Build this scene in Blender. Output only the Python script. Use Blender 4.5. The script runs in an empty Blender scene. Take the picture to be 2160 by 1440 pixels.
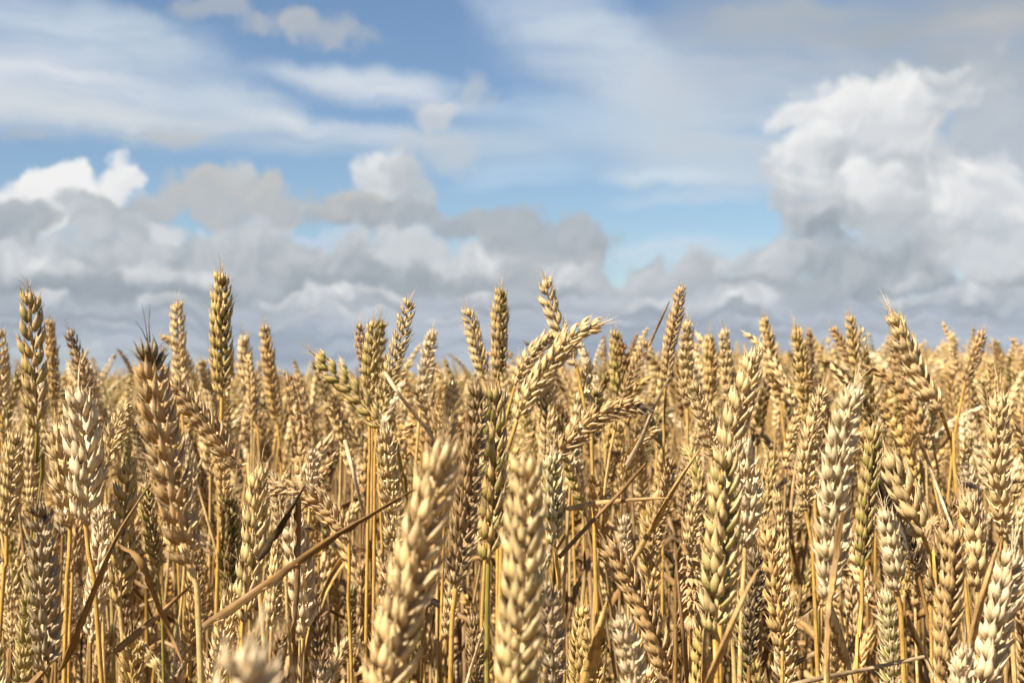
import bpy, math, random
import numpy as np
from mathutils import Vector, Matrix, Euler, noise as mnoise

random.seed(7)
rng = np.random.default_rng(11)
scene = bpy.context.scene
COL = scene.collection
R = math.radians

# ------------------------------------------------------------------ camera
FPX = 2800.0                      # focal length in pixels of the 2160 px wide photograph
CAMZ = 0.92
PITCH = math.atan(80 / FPX)
cam_d = bpy.data.cameras.new("camera")
cam_d.sensor_width = 36.0
cam_d.lens = 36.0 * FPX / 2160.0
cam_d.clip_start = 0.02
cam_d.clip_end = 6000.0
cam_d.dof.use_dof = True
cam_d.dof.focus_distance = 0.80
cam_d.dof.aperture_fstop = 15.0
cam_d.dof.aperture_blades = 7
cam = bpy.data.objects.new("camera", cam_d)
COL.objects.link(cam)
cam.location = (0, 0, CAMZ)
cam.rotation_euler = (R(90) + PITCH, 0, 0)
scene.camera = cam


def ray(px, py):
    """direction (forward component 1) through a point of the photograph"""
    a, b = (px - 1080) / FPX, (720 - py) / FPX
    c, s = math.cos(PITCH), math.sin(PITCH)
    return Vector((a, c - b * s, s + b * c))


def at(px, py, d):
    return Vector((0, 0, CAMZ)) + ray(px, py) * d


def project(p):
    x, y, z = p[0], p[1], p[2] - CAMZ
    c, s = math.cos(PITCH), math.sin(PITCH)
    f = y * c + z * s
    u = -y * s + z * c
    return 1080 + x / f * FPX, 720 - u / f * FPX, f


# ------------------------------------------------------------------ sun
SUN_DIR = Vector((-0.60, -0.52, 0.84)).normalized()     # towards the sun: high, behind the left shoulder
sun_d = bpy.data.lights.new("sun", 'SUN')
sun_d.energy = 5.0
sun_d.angle = R(0.5)
sun_d.color = (1.0, 0.905, 0.765)
sun = bpy.data.objects.new("sun", sun_d)
COL.objects.link(sun)
sun.rotation_euler = (-SUN_DIR).to_track_quat('-Z', 'Y').to_euler()

scene.view_settings.view_transform = 'Standard'
scene.view_settings.look = 'None'
scene.view_settings.gamma = 1.0
scene.view_settings.exposure = 1.38
scene.render.engine = 'CYCLES'
scene.cycles.max_bounces = 6
scene.cycles.diffuse_bounces = 3
scene.cycles.glossy_bounces = 2
scene.cycles.transmission_bounces = 4
scene.cycles.caustics_reflective = False
scene.cycles.caustics_refractive = False
scene.cycles.use_denoising = True
scene.cycles.sample_clamp_indirect = 4.0
scene.cycles.use_adaptive_sampling = True
scene.cycles.adaptive_threshold = 0.015


# ------------------------------------------------------------------ node helper
class NT:
    def __init__(self, tree):
        self.t = tree
        self.n = tree.nodes
        self.l = tree.links

    def new(self, typ, **kw):
        nd = self.n.new(typ)
        for k, v in kw.items():
            setattr(nd, k, v)
        return nd

    def put(self, sock, v):
        if v is None:
            return
        if isinstance(v, bpy.types.NodeSocket):
            self.l.new(v, sock)
        else:
            if isinstance(v, (tuple, list)) and len(v) == 3 and sock.type == 'RGBA':
                v = (*v, 1.0)
            sock.default_value = v

    def math(self, op, a, b=None, c=None, clamp=False):
        nd = self.new('ShaderNodeMath', operation=op, use_clamp=clamp)
        self.put(nd.inputs[0], a)
        self.put(nd.inputs[1], b)
        self.put(nd.inputs[2], c)
        return nd.outputs[0]

    def vmath(self, op, a, b=None, s=None):
        nd = self.new('ShaderNodeVectorMath', operation=op)
        self.put(nd.inputs[0], a)
        self.put(nd.inputs[1], b)
        if s is not None:
            self.put(nd.inputs['Scale'], s)
        return nd.outputs['Value'] if op in ('LENGTH', 'DOT_PRODUCT') else nd.outputs[0]

    def mix(self, f, a, b, blend='MIX'):
        nd = self.new('ShaderNodeMix', data_type='RGBA', blend_type=blend)
        self.put(nd.inputs[0], f)
        self.put(nd.inputs[6], a)
        self.put(nd.inputs[7], b)
        return nd.outputs[2]

    def noise(self, vec, scale, detail=2, rough=0.5, col=False, dist=0.0, dim='3D'):
        nd = self.new('ShaderNodeTexNoise', noise_dimensions=dim)
        self.put(nd.inputs['Vector'], vec)
        nd.inputs['Scale'].default_value = scale
        nd.inputs['Detail'].default_value = detail
        nd.inputs['Roughness'].default_value = rough
        nd.inputs['Distortion'].default_value = dist
        return nd.outputs['Color' if col else 'Fac']

    def rng(self, v, a, b, c=0.0, d=1.0, smooth=False):
        nd = self.new('ShaderNodeMapRange', interpolation_type='SMOOTHSTEP' if smooth else 'LINEAR')
        self.put(nd.inputs[0], v)
        for i, x in enumerate((a, b, c, d)):
            self.put(nd.inputs[i + 1], x)
        return nd.outputs[0]

    def comb(self, x, y, z=0.0):
        nd = self.new('ShaderNodeCombineXYZ')
        for i, v in enumerate((x, y, z)):
            self.put(nd.inputs[i], v)
        return nd.outputs[0]


# ------------------------------------------------------------------ sky: Nishita air with cloud banks in direction space (azimuth, elevation in degrees)
def deg(px, py):
    v = ray(px, py)
    return math.degrees(math.atan2(v.x, v.y)), math.degrees(math.atan2(v.z, math.hypot(v.x, v.y)))


world = bpy.data.worlds.new("World")
scene.world = world
world.use_nodes = True
wt = NT(world.node_tree)
wt.n.clear()
w_out = wt.new('ShaderNodeOutputWorld')
tc = wt.new('ShaderNodeTexCoord')
sep = wt.new('ShaderNodeSeparateXYZ')
wt.l.new(tc.outputs['Generated'], sep.inputs[0])
sx, sy, sz = sep.outputs
az = wt.math('MULTIPLY', wt.math('ARCTAN2', sx, sy), 180 / math.pi)
el = wt.math('MULTIPLY', wt.math('ARCSINE', sz), 180 / math.pi)
P = wt.comb(az, el, 0.0)
sky = wt.new('ShaderNodeTexSky', sky_type='NISHITA')
sky.sun_disc = False
sky.sun_elevation = math.asin(SUN_DIR.z)
sky.sun_rotation = math.atan2(SUN_DIR.x, SUN_DIR.y)
sky.air_density = 1.0
sky.dust_density = 0.3
sky.ozone_density = 1.4
SKY_STRENGTH = 0.108          # times SKY_LEVEL below
SKY_LEVEL = 0.395
bg_sky = wt.mix(1.0, sky.outputs[0], (SKY_STRENGTH * 0.88, SKY_STRENGTH * 0.945, SKY_STRENGTH * 1.02), 'MULTIPLY')


# ragged edges: the same clouds looked up through two scales of turbulence
n1 = wt.vmath('SUBTRACT', wt.noise(P, 0.16, 1, 0.5, col=True, dim='2D'), (0.5, 0.5, 0.5))
n2 = wt.vmath('SUBTRACT', wt.noise(P, 0.50, 4, 0.50, col=True, dim='2D'), (0.5, 0.5, 0.5))
Pc = wt.vmath('ADD', P, wt.vmath('ADD', wt.vmath('MULTIPLY', n1, (1.6, 1.2, 0)), wt.vmath('MULTIPLY', n2, (2.0, 1.9, 0))))
Pv = wt.vmath('ADD', P, wt.vmath('ADD', wt.vmath('MULTIPLY', n1, (2.4, 0.9, 0)), wt.vmath('MULTIPLY', n2, (1.6, 0.7, 0))))
streak = wt.noise(wt.vmath('MULTIPLY', Pv, (0.10, 0.62, 0)), 1.0, 5, 0.55, dim='2D')
fine = wt.noise(Pc, 0.50, 4, 0.52, dim='2D')
fine_b = wt.noise(wt.vmath('ADD', Pc, (-0.30, 0.42, 0)), 0.50, 3, 0.52, dim='2D')
relief = wt.math('MULTIPLY_ADD', wt.math('SUBTRACT', fine, fine_b), 4.2, fine)      # painted self-shading: sunward sides of the billows coloured bright, far sides grey


def lobes(vec):
    """rounded cauliflower heads at two sizes"""
    out = None
    for sc, k in ((0.50, 0.68), (1.25, 0.32)):
        nd = wt.new('ShaderNodeTexVoronoi', voronoi_dimensions='2D', feature='SMOOTH_F1')
        nd.inputs['Smoothness'].default_value = 0.35
        wt.put(nd.inputs['Vector'], vec)
        nd.inputs['Scale'].default_value = sc
        out = wt.math('MULTIPLY', nd.outputs['Distance'], k) if out is None else wt.math('MULTIPLY_ADD', nd.outputs['Distance'], k, out)
    return out


Pl = wt.vmath('ADD', P, wt.vmath('ADD', wt.vmath('MULTIPLY', n1, (1.6, 1.2, 0)), wt.vmath('MULTIPLY', n2, (1.5, 1.4, 0))))
lob = lobes(Pl)
lob_b = lobes(wt.vmath('ADD', Pl, (-0.22, 0.34, 0)))
relief = wt.math('MULTIPLY_ADD', wt.math('SUBTRACT', lob_b, lob), 2.0, wt.math('MULTIPLY_ADD', wt.math('SUBTRACT', relief, 0.5), 0.32, 0.45))  # light and shade of the lobes, put into the cloud colour
edge = wt.math('MULTIPLY', wt.math('SUBTRACT', lob, 0.36), 0.72)
PXD = 180 / math.pi / FPX


def group(name, ins):
    """a node group with the given inputs and one colour output"""
    g = bpy.data.node_groups.new(name, 'ShaderNodeTree')
    for n, t in ins:
        g.interface.new_socket(n, in_out='INPUT', socket_type='NodeSocket' + t)
    g.interface.new_socket('Color', in_out='OUTPUT', socket_type='NodeSocketColor')
    q = NT(g)
    gi, go = q.new('NodeGroupInput'), q.new('NodeGroupOutput')
    return g, q, gi.outputs, go.inputs[0]


def soft_ellipse(q, i, ragged=False):
    # the lookup vector waits for what lies behind (keeps the shader's stack small)
    nd = q.new('ShaderNodeVectorMath', operation='MULTIPLY_ADD')
    q.put(nd.inputs[0], i['Behind'])
    nd.inputs[1].default_value = (1e-7, 1e-7, 1e-7)
    q.put(nd.inputs[2], i['Vector'])
    m = q.new('ShaderNodeMapping', vector_type='TEXTURE')
    q.put(m.inputs['Vector'], nd.outputs[0])
    q.put(m.inputs['Location'], i['Location'])
    q.put(m.inputs['Rotation'], i['Rotation'])
    q.put(m.inputs['Scale'], i['Size'])
    r = q.vmath('LENGTH', m.outputs[0])
    if ragged:
        r = q.math('ADD', r, i['Edge'])
    return q.rng(r, i['Inner'], 1.0, 1.0, 0.0, True), m.outputs[0]


COMMON = [('Behind', 'Color'), ('Vector', 'Vector'), ('Detail', 'Float'), ('Location', 'Vector'), ('Rotation', 'Vector'), ('Size', 'Vector'), ('Inner', 'Float'), ('Opacity', 'Float'), ('Crown', 'Color')]
G_VEIL, q, i, o = group('cloud_veil', COMMON)
f, _ = soft_ellipse(q, i)
f = q.math('MULTIPLY', q.math('MULTIPLY', f, i['Opacity']), q.rng(i['Detail'], 0.32, 0.54, 0.55, 1.08))
q.l.new(q.mix(f, i['Behind'], i['Crown']), o)
G_PUFF, q, i, o = group('cloud_puff', COMMON + [('Base', 'Color'), ('Edge', 'Float')])
f, loc = soft_ellipse(q, i, True)
g = q.math('ADD', i['Detail'], q.vmath('DOT_PRODUCT', loc, (-0.25, 0.85, 0.0)))
c = q.mix(q.rng(g, -0.25, 1.25, 0, 1), i['Base'], i['Crown'])  # lit crown to shaded underside, painted as colour
q.l.new(q.mix(q.math('MULTIPLY', f, i['Opacity']), i['Behind'], c), o)


def cloud(tree, behind, vec, detail, x, y, w, h, rot, inner, op, crown, base=None):
    nd = wt.new('ShaderNodeGroup', node_tree=tree)
    i = nd.inputs
    c = deg(x, y)
    wt.l.new(behind, i['Behind'])
    wt.l.new(vec, i['Vector'])
    wt.l.new(detail, i['Detail'])
    i['Location'].default_value = (c[0], c[1], 0)
    i['Rotation'].default_value = (0, 0, R(rot))
    i['Size'].default_value = (w * PXD, h * PXD, 1)
    i['Inner'].default_value = inner
    i['Opacity'].default_value = op
    i['Crown'].default_value = (*crown, 1)
    if base:
        i['Base'].default_value = (*base, 1)
        wt.l.new(edge, i['Edge'])
    return nd.outputs[0]


# thin veils: x, y, half width, half height, tilt, opacity, colour
#VEILS
VEILS = [
    (130, 70, 430, 95, -6, 0.80, (0.58, 0.66, 0.75)),
    (330, 90, 260, 60, -20, 0.60, (0.56, 0.64, 0.72)),
    (80, 165, 620, 75, -3, 0.98, (0.67, 0.71, 0.77)),
    (420, 185, 330, 60, -10, 0.70, (0.56, 0.64, 0.72)),
    (330, 265, 640, 62, -2, 0.98, (0.57, 0.63, 0.69)),
    (120, 225, 330, 40, -4, 0.80, (0.65, 0.69, 0.73)),
    (690, 268, 290, 38, -8, 0.98, (0.65, 0.70, 0.76)),
    (760, 165, 330, 40, -3, 0.85, (0.60, 0.67, 0.75)),
    (830, 200, 300, 44, -8, 0.95, (0.65, 0.70, 0.77)),
    (1230, 90, 330, 120, -30, 0.85, (0.56, 0.65, 0.76)),
    (1370, 170, 420, 150, -18, 0.92, (0.55, 0.62, 0.70)),
    (1480, 290, 430, 130, -6, 0.95, (0.53, 0.61, 0.69)),
    (1500, 380, 330, 70, -4, 0.90, (0.53, 0.62, 0.71)),
    (1190, 250, 260, 70, -6, 0.60, (0.50, 0.62, 0.75)),
    (1700, 130, 420, 130, 0, 0.90, (0.49, 0.55, 0.63)),
    (1390, 378, 200, 26, -2, 0.75, (0.60, 0.70, 0.79)),
    (1420, 425, 210, 24, 0, 0.65, (0.56, 0.66, 0.76)),
    (1410, 530, 240, 36, 0, 0.85, (0.60, 0.69, 0.78)),
    (1640, 50, 380, 100, -6, 0.95, (0.40, 0.455, 0.52)),
    (2060, 160, 330, 140, 4, 0.95, (0.43, 0.48, 0.535)),
    (1980, 50, 420, 120, 3, 1.0, (0.385, 0.425, 0.47)),
    (2080, 50, 190, 60, 3, 0.8, (0.49, 0.50, 0.52)),
    (1790, 120, 120, 40, -20, 0.6, (0.46, 0.53, 0.62)),
    (1000, 310, 320, 70, 0, 0.65, (0.53, 0.62, 0.71)),
    (1090, 370, 200, 40, 6, 0.45, (0.53, 0.66, 0.80)),
]
# heaped clouds, back to front: x, y, half width, half height, opacity, colour of crown, colour of base, softness
G0, G1, G2, G3 = (0.31, 0.352, 0.395), (0.375, 0.417, 0.46), (0.455, 0.492, 0.53), (0.56, 0.592, 0.622)
WH, W2, W3 = (0.87, 0.87, 0.86), (0.76, 0.77, 0.78), (0.65, 0.67, 0.70)
BE = (0.53, 0.535, 0.535)
BL = (0.44, 0.51, 0.60)
PUFFS = [
    # ragged scraps in the upper air
    (450, 30, 120, 46, 0.60, BE, G2, 0.0), (640, 48, 130, 56, 0.75, BE, G2, 0.1), (755, 75, 70, 30, 0.45, G2, G2, 0.0),
    (360, 285, 130, 42, 0.65, BE, G2, 0.0), (60, 285, 66, 36, 0.50, BE, G2, 0.0), (925, 245, 72, 58, 0.80, W3, G3, 0.2), (1010, 190, 55, 70, 0.50, G3, G3, 0.0),
    (955, 325, 95, 48, 0.60, G3, G3, 0.0), (850, 320, 60, 30, 0.4, G3, G3, 0.0),
    # the big heap on the right
    (2080, 300, 250, 210, 0.92, (0.52, 0.555, 0.60), (0.47, 0.51, 0.56), 0.1), (1690, 360, 110, 110, 0.85, (0.60, 0.63, 0.67), G3, 0.1),
    (1880, 330, 220, 190, 0.95, W3, G2, 0.3), (1960, 430, 220, 150, 0.92, W3, G2, 0.2),
    (1760, 215, 120, 85, 0.97, WH, W2, 0.3), (1690, 240, 80, 60, 0.95, WH, W3, 0.3), (1710, 310, 95, 75, 0.95, WH, W3, 0.3), (1915, 190, 105, 85, 1.0, WH, W2, 0.35), (1830, 250, 90, 60, 0.8, W2, W3, 0.2), (1990, 230, 80, 80, 0.75, W2, G3, 0.1),
    (1900, 285, 130, 60, 0.8, W2, W3, 0.1), (1795, 345, 90, 56, 0.55, G3, G2, 0.0), (1950, 345, 100, 46, 0.7, G3, G2, 0.1),
    (1860, 385, 62, 90, 0.9, WH, W2, 0.2), (1960, 300, 100, 40, 0.6, W2, W3, 0.1), (1825, 430, 50, 46, 0.85, W2, W3, 0.2), (1925, 430, 80, 50, 0.7, W3, G3, 0.1),
    (1730, 395, 92, 62, 0.97, W2, G3, 0.35), (2090, 415, 150, 95, 0.97, WH, W3, 0.3), (2010, 370, 60, 34, 0.75, W3, G3, 0.1), (1990, 420, 50, 46, 0.7, WH, W3, 0.1),
    (1660, 460, 80, 50, 0.9, G3, G2, 0.2), (1745, 480, 150, 75, 0.95, G3, G1, 0.3), (1760, 510, 90, 50, 0.85, G1, G0, 0.1), (1900, 510, 160, 85, 0.88, G3, G2, 0.2), (2070, 500, 150, 60, 0.85, W3, G2, 0.2),
    (1812, 512, 30, 18, 0.7, (0.50, 0.62, 0.76), (0.50, 0.62, 0.76), 0.0),
    # even low cloud to the horizon
    (600, 640, 1500, 120, 0.97, G2, G1, 0.6), (1500, 690, 1300, 120, 0.96, (0.49, 0.54, 0.61), (0.44, 0.50, 0.58), 0.6),
    # low grey bank, left
    (125, 400, 110, 70, 0.98, WH, WH, 0.5), (45, 415, 70, 50, 0.95, WH, W2, 0.4), (250, 385, 44, 70, 0.98, WH, W2, 0.4), (110, 470, 62, 56, 0.97, WH, WH, 0.4), (215, 430, 50, 30, 0.9, WH, W2, 0.3),
    (500, 375, 46, 50, 0.95, G3, BE, 0.3), (800, 390, 74, 72, 0.95, W2, G3, 0.35), (855, 405, 62, 90, 0.9, G3, G2, 0.35),
    (470, 430, 215, 76, 0.98, BE, G2, 0.4), (580, 440, 90, 60, 0.9, BE, G2, 0.3), (740, 450, 140, 58, 0.97, BE, G1, 0.4), (850, 465, 100, 52, 0.95, G2, G1, 0.35),
    (960, 495, 80, 40, 0.9, G2, G1, 0.3), (1050, 480, 130, 54, 0.96, G2, G1, 0.35), (1210, 500, 140, 66, 0.96, G2, G1, 0.35), (1140, 520, 190, 50, 0.9, G2, G1, 0.3),
    (30, 480, 100, 70, 0.97, G2, G1, 0.4), (170, 460, 88, 74, 0.98, G2, G3, 0.4), (300, 490, 100, 66, 0.95, G2, G2, 0.3),
    (230, 550, 430, 85, 0.95, G3, G1, 0.3), (640, 560, 420, 90, 0.95, G3, G1, 0.3), (1080, 580, 330, 90, 0.95, G2, G2, 0.3),
    (345, 500, 50, 30, 0.8, W2, W3, 0.2), (530, 520, 150, 46, 0.7, G3, G2, 0.1), (870, 540, 85, 64, 0.9, W3, G3, 0.3), (985, 565, 66, 44, 0.7, W3, G3, 0.2), (30, 525, 60, 20, 0.6, W3, G3, 0.1),
    (680, 505, 70, 20, 0.85, (0.50, 0.62, 0.76), (0.50, 0.62, 0.76), 0.2), (410, 500, 26, 18, 0.7, (0.52, 0.63, 0.76), (0.52, 0.63, 0.76), 0.1),
    (380, 615, 520, 44, 0.8, G1, G0, 0.2), (120, 600, 250, 40, 0.6, G1, G0, 0.2), (830, 610, 180, 50, 0.75, G1, G0, 0.2), (560, 640, 300, 30, 0.6, G1, G0, 0.1),
    (120, 655, 330, 20, 0.7, (0.5, 0.54, 0.6), G2, 0.1), (690, 655, 190, 46, 0.95, W3, G2, 0.3), (660, 630, 50, 36, 0.8, W2, W3, 0.2), (760, 655, 66, 30, 0.85, W2, W3, 0.2),
    (1100, 655, 260, 34, 0.6, G2, G2, 0.1), (950, 690, 280, 18, 0.55, G1, G1, 0.1), (300, 700, 500, 16, 0.5, (0.46, 0.51, 0.58), G2, 0.1), (700, 725, 420, 14, 0.5, (0.38, 0.43, 0.50), G1, 0.1),
    (300, 575, 90, 34, 0.6, W3, G2, 0.1), (540, 595, 110, 36, 0.6, G3, G2, 0.1), (980, 545, 90, 46, 0.75, W3, G3, 0.2), (1130, 600, 130, 44, 0.75, G3, G2, 0.1), (1290, 640, 110, 40, 0.7, W3, G2, 0.1),
    # low grey bank, right
    (1350, 590, 100, 40, 0.75, W3, G3, 0.2), (1470, 645, 90, 40, 0.75, W2, G3, 0.2), (2110, 610, 90, 50, 0.8, W2, G3, 0.2),
    (1380, 600, 200, 60, 0.85, G3, G2, 0.2), (1590, 620, 110, 66, 0.9, W2, G2, 0.3), (1480, 560, 110, 40, 0.75, G3, G2, 0.2), (1400, 660, 200, 40, 0.6, G2, G1, 0.1),
    (1660, 555, 150, 42, 0.95, G3, G1, 0.3), (1850, 570, 190, 62, 0.97, G2, G0, 0.4), (1880, 595, 140, 56, 0.9, G2, G0, 0.4), (1720, 615, 90, 56, 0.9, G2, G1, 0.3), (1915, 590, 70, 28, 0.8, W3, G2, 0.2),
    (2095, 560, 115, 95, 0.95, W3, G3, 0.3), (2060, 635, 170, 46, 0.8, G3, G1, 0.2), (1610, 610, 50, 46, 0.9, WH, W3, 0.2), (1500, 630, 60, 40, 0.7, W3, G2, 0.1),
    (1750, 690, 440, 28, 0.6, G3, G2, 0.1), (2000, 680, 240, 18, 0.7, W3, G3, 0.1), (1900, 720, 300, 14, 0.5, (0.40, 0.45, 0.52), G1, 0.1),
]
# small heaps lined up towards the horizon, lower and flatter with distance
cr = random.Random(29)
for yy, ww, hh, nn in ((585, 120, 44, 6), (645, 105, 28, 9), (692, 85, 15, 12), (728, 70, 9, 13)):
    for k in range(nn):
        x = -60 + 2280 * (k + cr.uniform(0.1, 0.9)) / nn
        if yy < 560 and 1300 < x < 1560:
            continue
        y = yy + cr.uniform(-.4, .4) * hh
        f = cr.uniform(.75, 1.3)
        top = cr.choice((WH, W2, W2, W3)) if yy < 700 else cr.choice((W3, G3))
        for q in range(2):
            PUFFS.append((x + cr.uniform(-.5, .5) * ww, y - hh * .25, ww * f * cr.uniform(.5, .75), hh * f * .9, 0.7, top, G2, 0.1))
        PUFFS.append((x, y + hh * .45, ww * f * 1.15, hh * f * .55, 0.7, G1, G0, 0.05))
#END


def hits(x, y, w, h, box):
    (a0, e0), (a1, e1) = deg(x - w, y + h), deg(x + w, y - h)
    m = 1.9
    return a1 + m > box[0] and a0 - m < box[1] and e1 + m > box[2] and e0 - m < box[3]


layers = wt.noise(wt.vmath('MULTIPLY', Pl, (0.085, 1.15, 0)), 1.0, 4, 0.6, dim='2D')
low_air = wt.mix(wt.rng(layers, 0.40, 0.62, 0, 1), (0.315, 0.375, 0.46), (0.49, 0.545, 0.62))


def cloud_tile(box):
    """one Background for one tile of sky, made of the clouds that can reach it"""
    cur = bg_sky
    for (x, y, w, h, rot, op, c) in VEILS:
        if hits(x, y, w, h + abs(math.sin(R(rot))) * w, box):
            cur = cloud(G_VEIL, cur, Pv, streak, x, y, w, h, rot, 0.15, op, c)
    for (x, y, w, h, op, ct, cb, inner) in PUFFS:
        if hits(x, y, w, h, box):
            cur = cloud(G_PUFF, cur, Pc, relief, x, y, w, h, 0, inner + 0.22, op, ct, cb)
    # the air near the horizon, and below it the ground's own dull colour
    cur = wt.mix(wt.rng(el, 0.8, 4.4, 0.85, 0, True), cur, low_air)
    cur = wt.mix(wt.rng(el, -1.5, -0.3, 1, 0), cur, (0.20, 0.15, 0.09))
    b = wt.new('ShaderNodeBackground')
    wt.l.new(cur, b.inputs['Color'])
    b.inputs['Strength'].default_value = SKY_LEVEL
    return b.outputs[0]


def choose(fac, s0, s1):
    m = wt.new('ShaderNodeMixShader')
    wt.put(m.inputs[0], fac)
    wt.l.new(s0, m.inputs[1])
    wt.l.new(s1, m.inputs[2])
    return m.outputs[0]


def split(edges, coord, leaves):
    if len(leaves) == 1:
        return leaves[0]()
    k = len(leaves) // 2
    return choose(wt.math('GREATER_THAN', coord, edges[k - 1]),
                  split(edges[:k - 1], coord, leaves[:k]), split(edges[k:], coord, leaves[k:]))


AZ_E = [-12.5, -4.0, 5.0, 12.0]
EL_E = [4.0, 8.5]
A = [-26] + AZ_E + [26]
E = [-3] + EL_E + [21]


def column(i):
    return split(EL_E, el, [(lambda j=j: cloud_tile((A[i], A[i + 1], E[j], E[j + 1]))) for j in range(len(E) - 1)])


inside = split(AZ_E, az, [(lambda i=i: column(i)) for i in range(len(A) - 1)])
# the rest of the sky, outside what the photograph shows: the same kind of broken cloud
gen = wt.noise(wt.vmath('MULTIPLY', tc.outputs['Generated'], (1.0, 1.0, 2.2)), 2.6, 4, 0.6)
gcl = wt.math('MULTIPLY', wt.rng(gen, 0.49, 0.60, 0, 1, True), 0.9)
gcol = wt.mix(wt.rng(gen, 0.55, 0.72, 0, 1), (0.78, 0.79, 0.80), (0.42, 0.45, 0.49))
cur = wt.mix(gcl, bg_sky, gcol)
cur = wt.mix(wt.rng(el, 0.8, 4.4, 0.85, 0, True), cur, low_air)
cur = wt.mix(wt.rng(el, -1.5, -0.3, 1, 0), cur, (0.20, 0.15, 0.09))
b_out = wt.new('ShaderNodeBackground')
wt.l.new(cur, b_out.inputs['Color'])
b_out.inputs['Strength'].default_value = SKY_LEVEL
out_m = wt.math('MAXIMUM', wt.rng(wt.math('ABSOLUTE', az), 23, 26, 0, 1, True), wt.math('MAXIMUM', wt.rng(el, 17.5, 21, 0, 1, True), wt.rng(el, -3.0, -1.6, 1, 0)))
wt.l.new(choose(out_m, inside, b_out.outputs[0]), w_out.inputs['Surface'])

# ------------------------------------------------------------------ ground
def ground_z(x, y):
    """the field climbs gently away to the right"""
    if y <= 0:
        return 0.0
    t = max(0.0, min(1.0, (math.degrees(math.atan2(x, y)) + 6) / 20))
    return 0.019 * t * t * (3 - 2 * t) * min(y, 40.0)


def link(o, parent=None):
    COL.objects.link(o)
    if parent is not None:
        o.parent = parent
    return o


def tag(o, label=None, cat=None, group=None, kind=None):
    for k, v in (('label', label), ('category', cat), ('group', group), ('kind', kind)):
        if v:
            o[k] = v
    return o


def straw_material(name, per_object, stripe=11.0, transl=0.09, rough=0.42, bump=0.45, margin=0.45, patch=0.0):
    """dry straw: fibres along the length, specks, browned tips, some green left in the husks"""
    m = bpy.data.materials.new(name)
    m.use_nodes = True
    q = NT(m.node_tree)
    q.n.clear()
    out = q.new('ShaderNodeOutputMaterial')
    at_ = q.new('ShaderNodeAttribute', attribute_name='tint')      # r: random per piece, g: 0 base .. 1 tip, b: how green it may be
    sp = q.new('ShaderNodeSeparateColor')
    q.l.new(at_.outputs['Color'], sp.inputs[0])
    rnd, tip, gre = sp.outputs
    if per_object:
        oi = q.new('ShaderNodeObjectInfo')
        base, green = oi.outputs['Color'], oi.outputs['Alpha']
        orand = oi.outputs['Random']
    else:
        a2 = q.new('ShaderNodeAttribute', attribute_name='plant')
        base, green = a2.outputs['Color'], a2.outputs['Alpha']
        orand = rnd
    uv = q.new('ShaderNodeUVMap', uv_map='UVMap')
    fib = q.noise(q.vmath('MULTIPLY', uv.outputs[0], (stripe, 1.3, 1.0)), 1.0, 3, 0.6)
    geo = q.new('ShaderNodeTexCoord')
    spots = q.noise(geo.outputs['Object'], 420.0, 3, 0.6)
    c = q.mix(1.0, base, q.math('MULTIPLY_ADD', rnd, 0.42, 0.80), 'MULTIPLY')
    c = q.mix(1.0, c, q.rng(fib, 0.32, 0.68, 0.56, 1.26), 'MULTIPLY')
    # the papery margins of a husk are paler than its keel
    sx2 = q.new('ShaderNodeSeparateXYZ')
    q.l.new(uv.outputs[0], sx2.inputs[0])
    edge = q.math('POWER', q.math('ABSOLUTE', q.math('SINE', q.math('MULTIPLY', sx2.outputs[0], 2 * math.pi))), 4.0)
    c = q.mix(q.math('MULTIPLY', edge, margin), c, (0.74, 0.61, 0.40))
    # orange-gold flush low in each husk, browned beak
    c = q.mix(q.math('MULTIPLY', q.rng(tip, 0.55, 0.05, 0, 0.5), rnd), c, (0.42, 0.23, 0.07))
    c = q.mix(q.math('MULTIPLY', q.rng(tip, 0.72, 1.0, 0, 0.55), q.rng(spots, 0.4, 0.6)), c, (0.20, 0.11, 0.045))
    c = q.mix(q.rng(spots, 0.59, 0.70, 0, 0.6), c, (0.16, 0.10, 0.05))
    gm = q.math('MULTIPLY', q.math('MULTIPLY', gre, green), q.rng(tip, 0.95, 0.35, 0, 1))
    c = q.mix(q.math('MINIMUM', q.math('MULTIPLY', gm, 1.5), 0.85), c, (0.24, 0.22, 0.045))
    mott = q.noise(geo.outputs['Object'], 130.0, 3, 0.55)
    c = q.mix(1.0, c, q.rng(mott, 0.35, 0.65, 0.80, 1.10), 'MULTIPLY')
    if patch:
        blot = q.noise(geo.outputs['Object'], 75.0, 4, 0.6)
        c = q.mix(q.rng(blot, 0.48, 0.62, 0, patch), c, (0.13, 0.075, 0.03))
    p = q.new('ShaderNodeBsdfPrincipled')
    q.l.new(c, p.inputs['Base Color'])
    p.inputs['Roughness'].default_value = rough
    p.inputs['Specular IOR Level'].default_value = 0.35
    b = q.new('ShaderNodeBump')
    b.inputs['Strength'].default_value = bump
    b.inputs['Distance'].default_value = 0.0006
    q.l.new(fib, b.inputs['Height'])
    q.l.new(b.outputs[0], p.inputs['Normal'])
    tr = q.new('ShaderNodeBsdfTranslucent')
    q.l.new(q.mix(1.0, c, (1.0, 0.86, 0.62), 'MULTIPLY'), tr.inputs['Color'])
    mx = q.new('ShaderNodeMixShader')
    mx.inputs[0].default_value = transl
    q.l.new(p.outputs[0], mx.inputs[1])
    q.l.new(tr.outputs[0], mx.inputs[2])
    q.l.new(mx.outputs[0], out.inputs[0])
    return m


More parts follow.
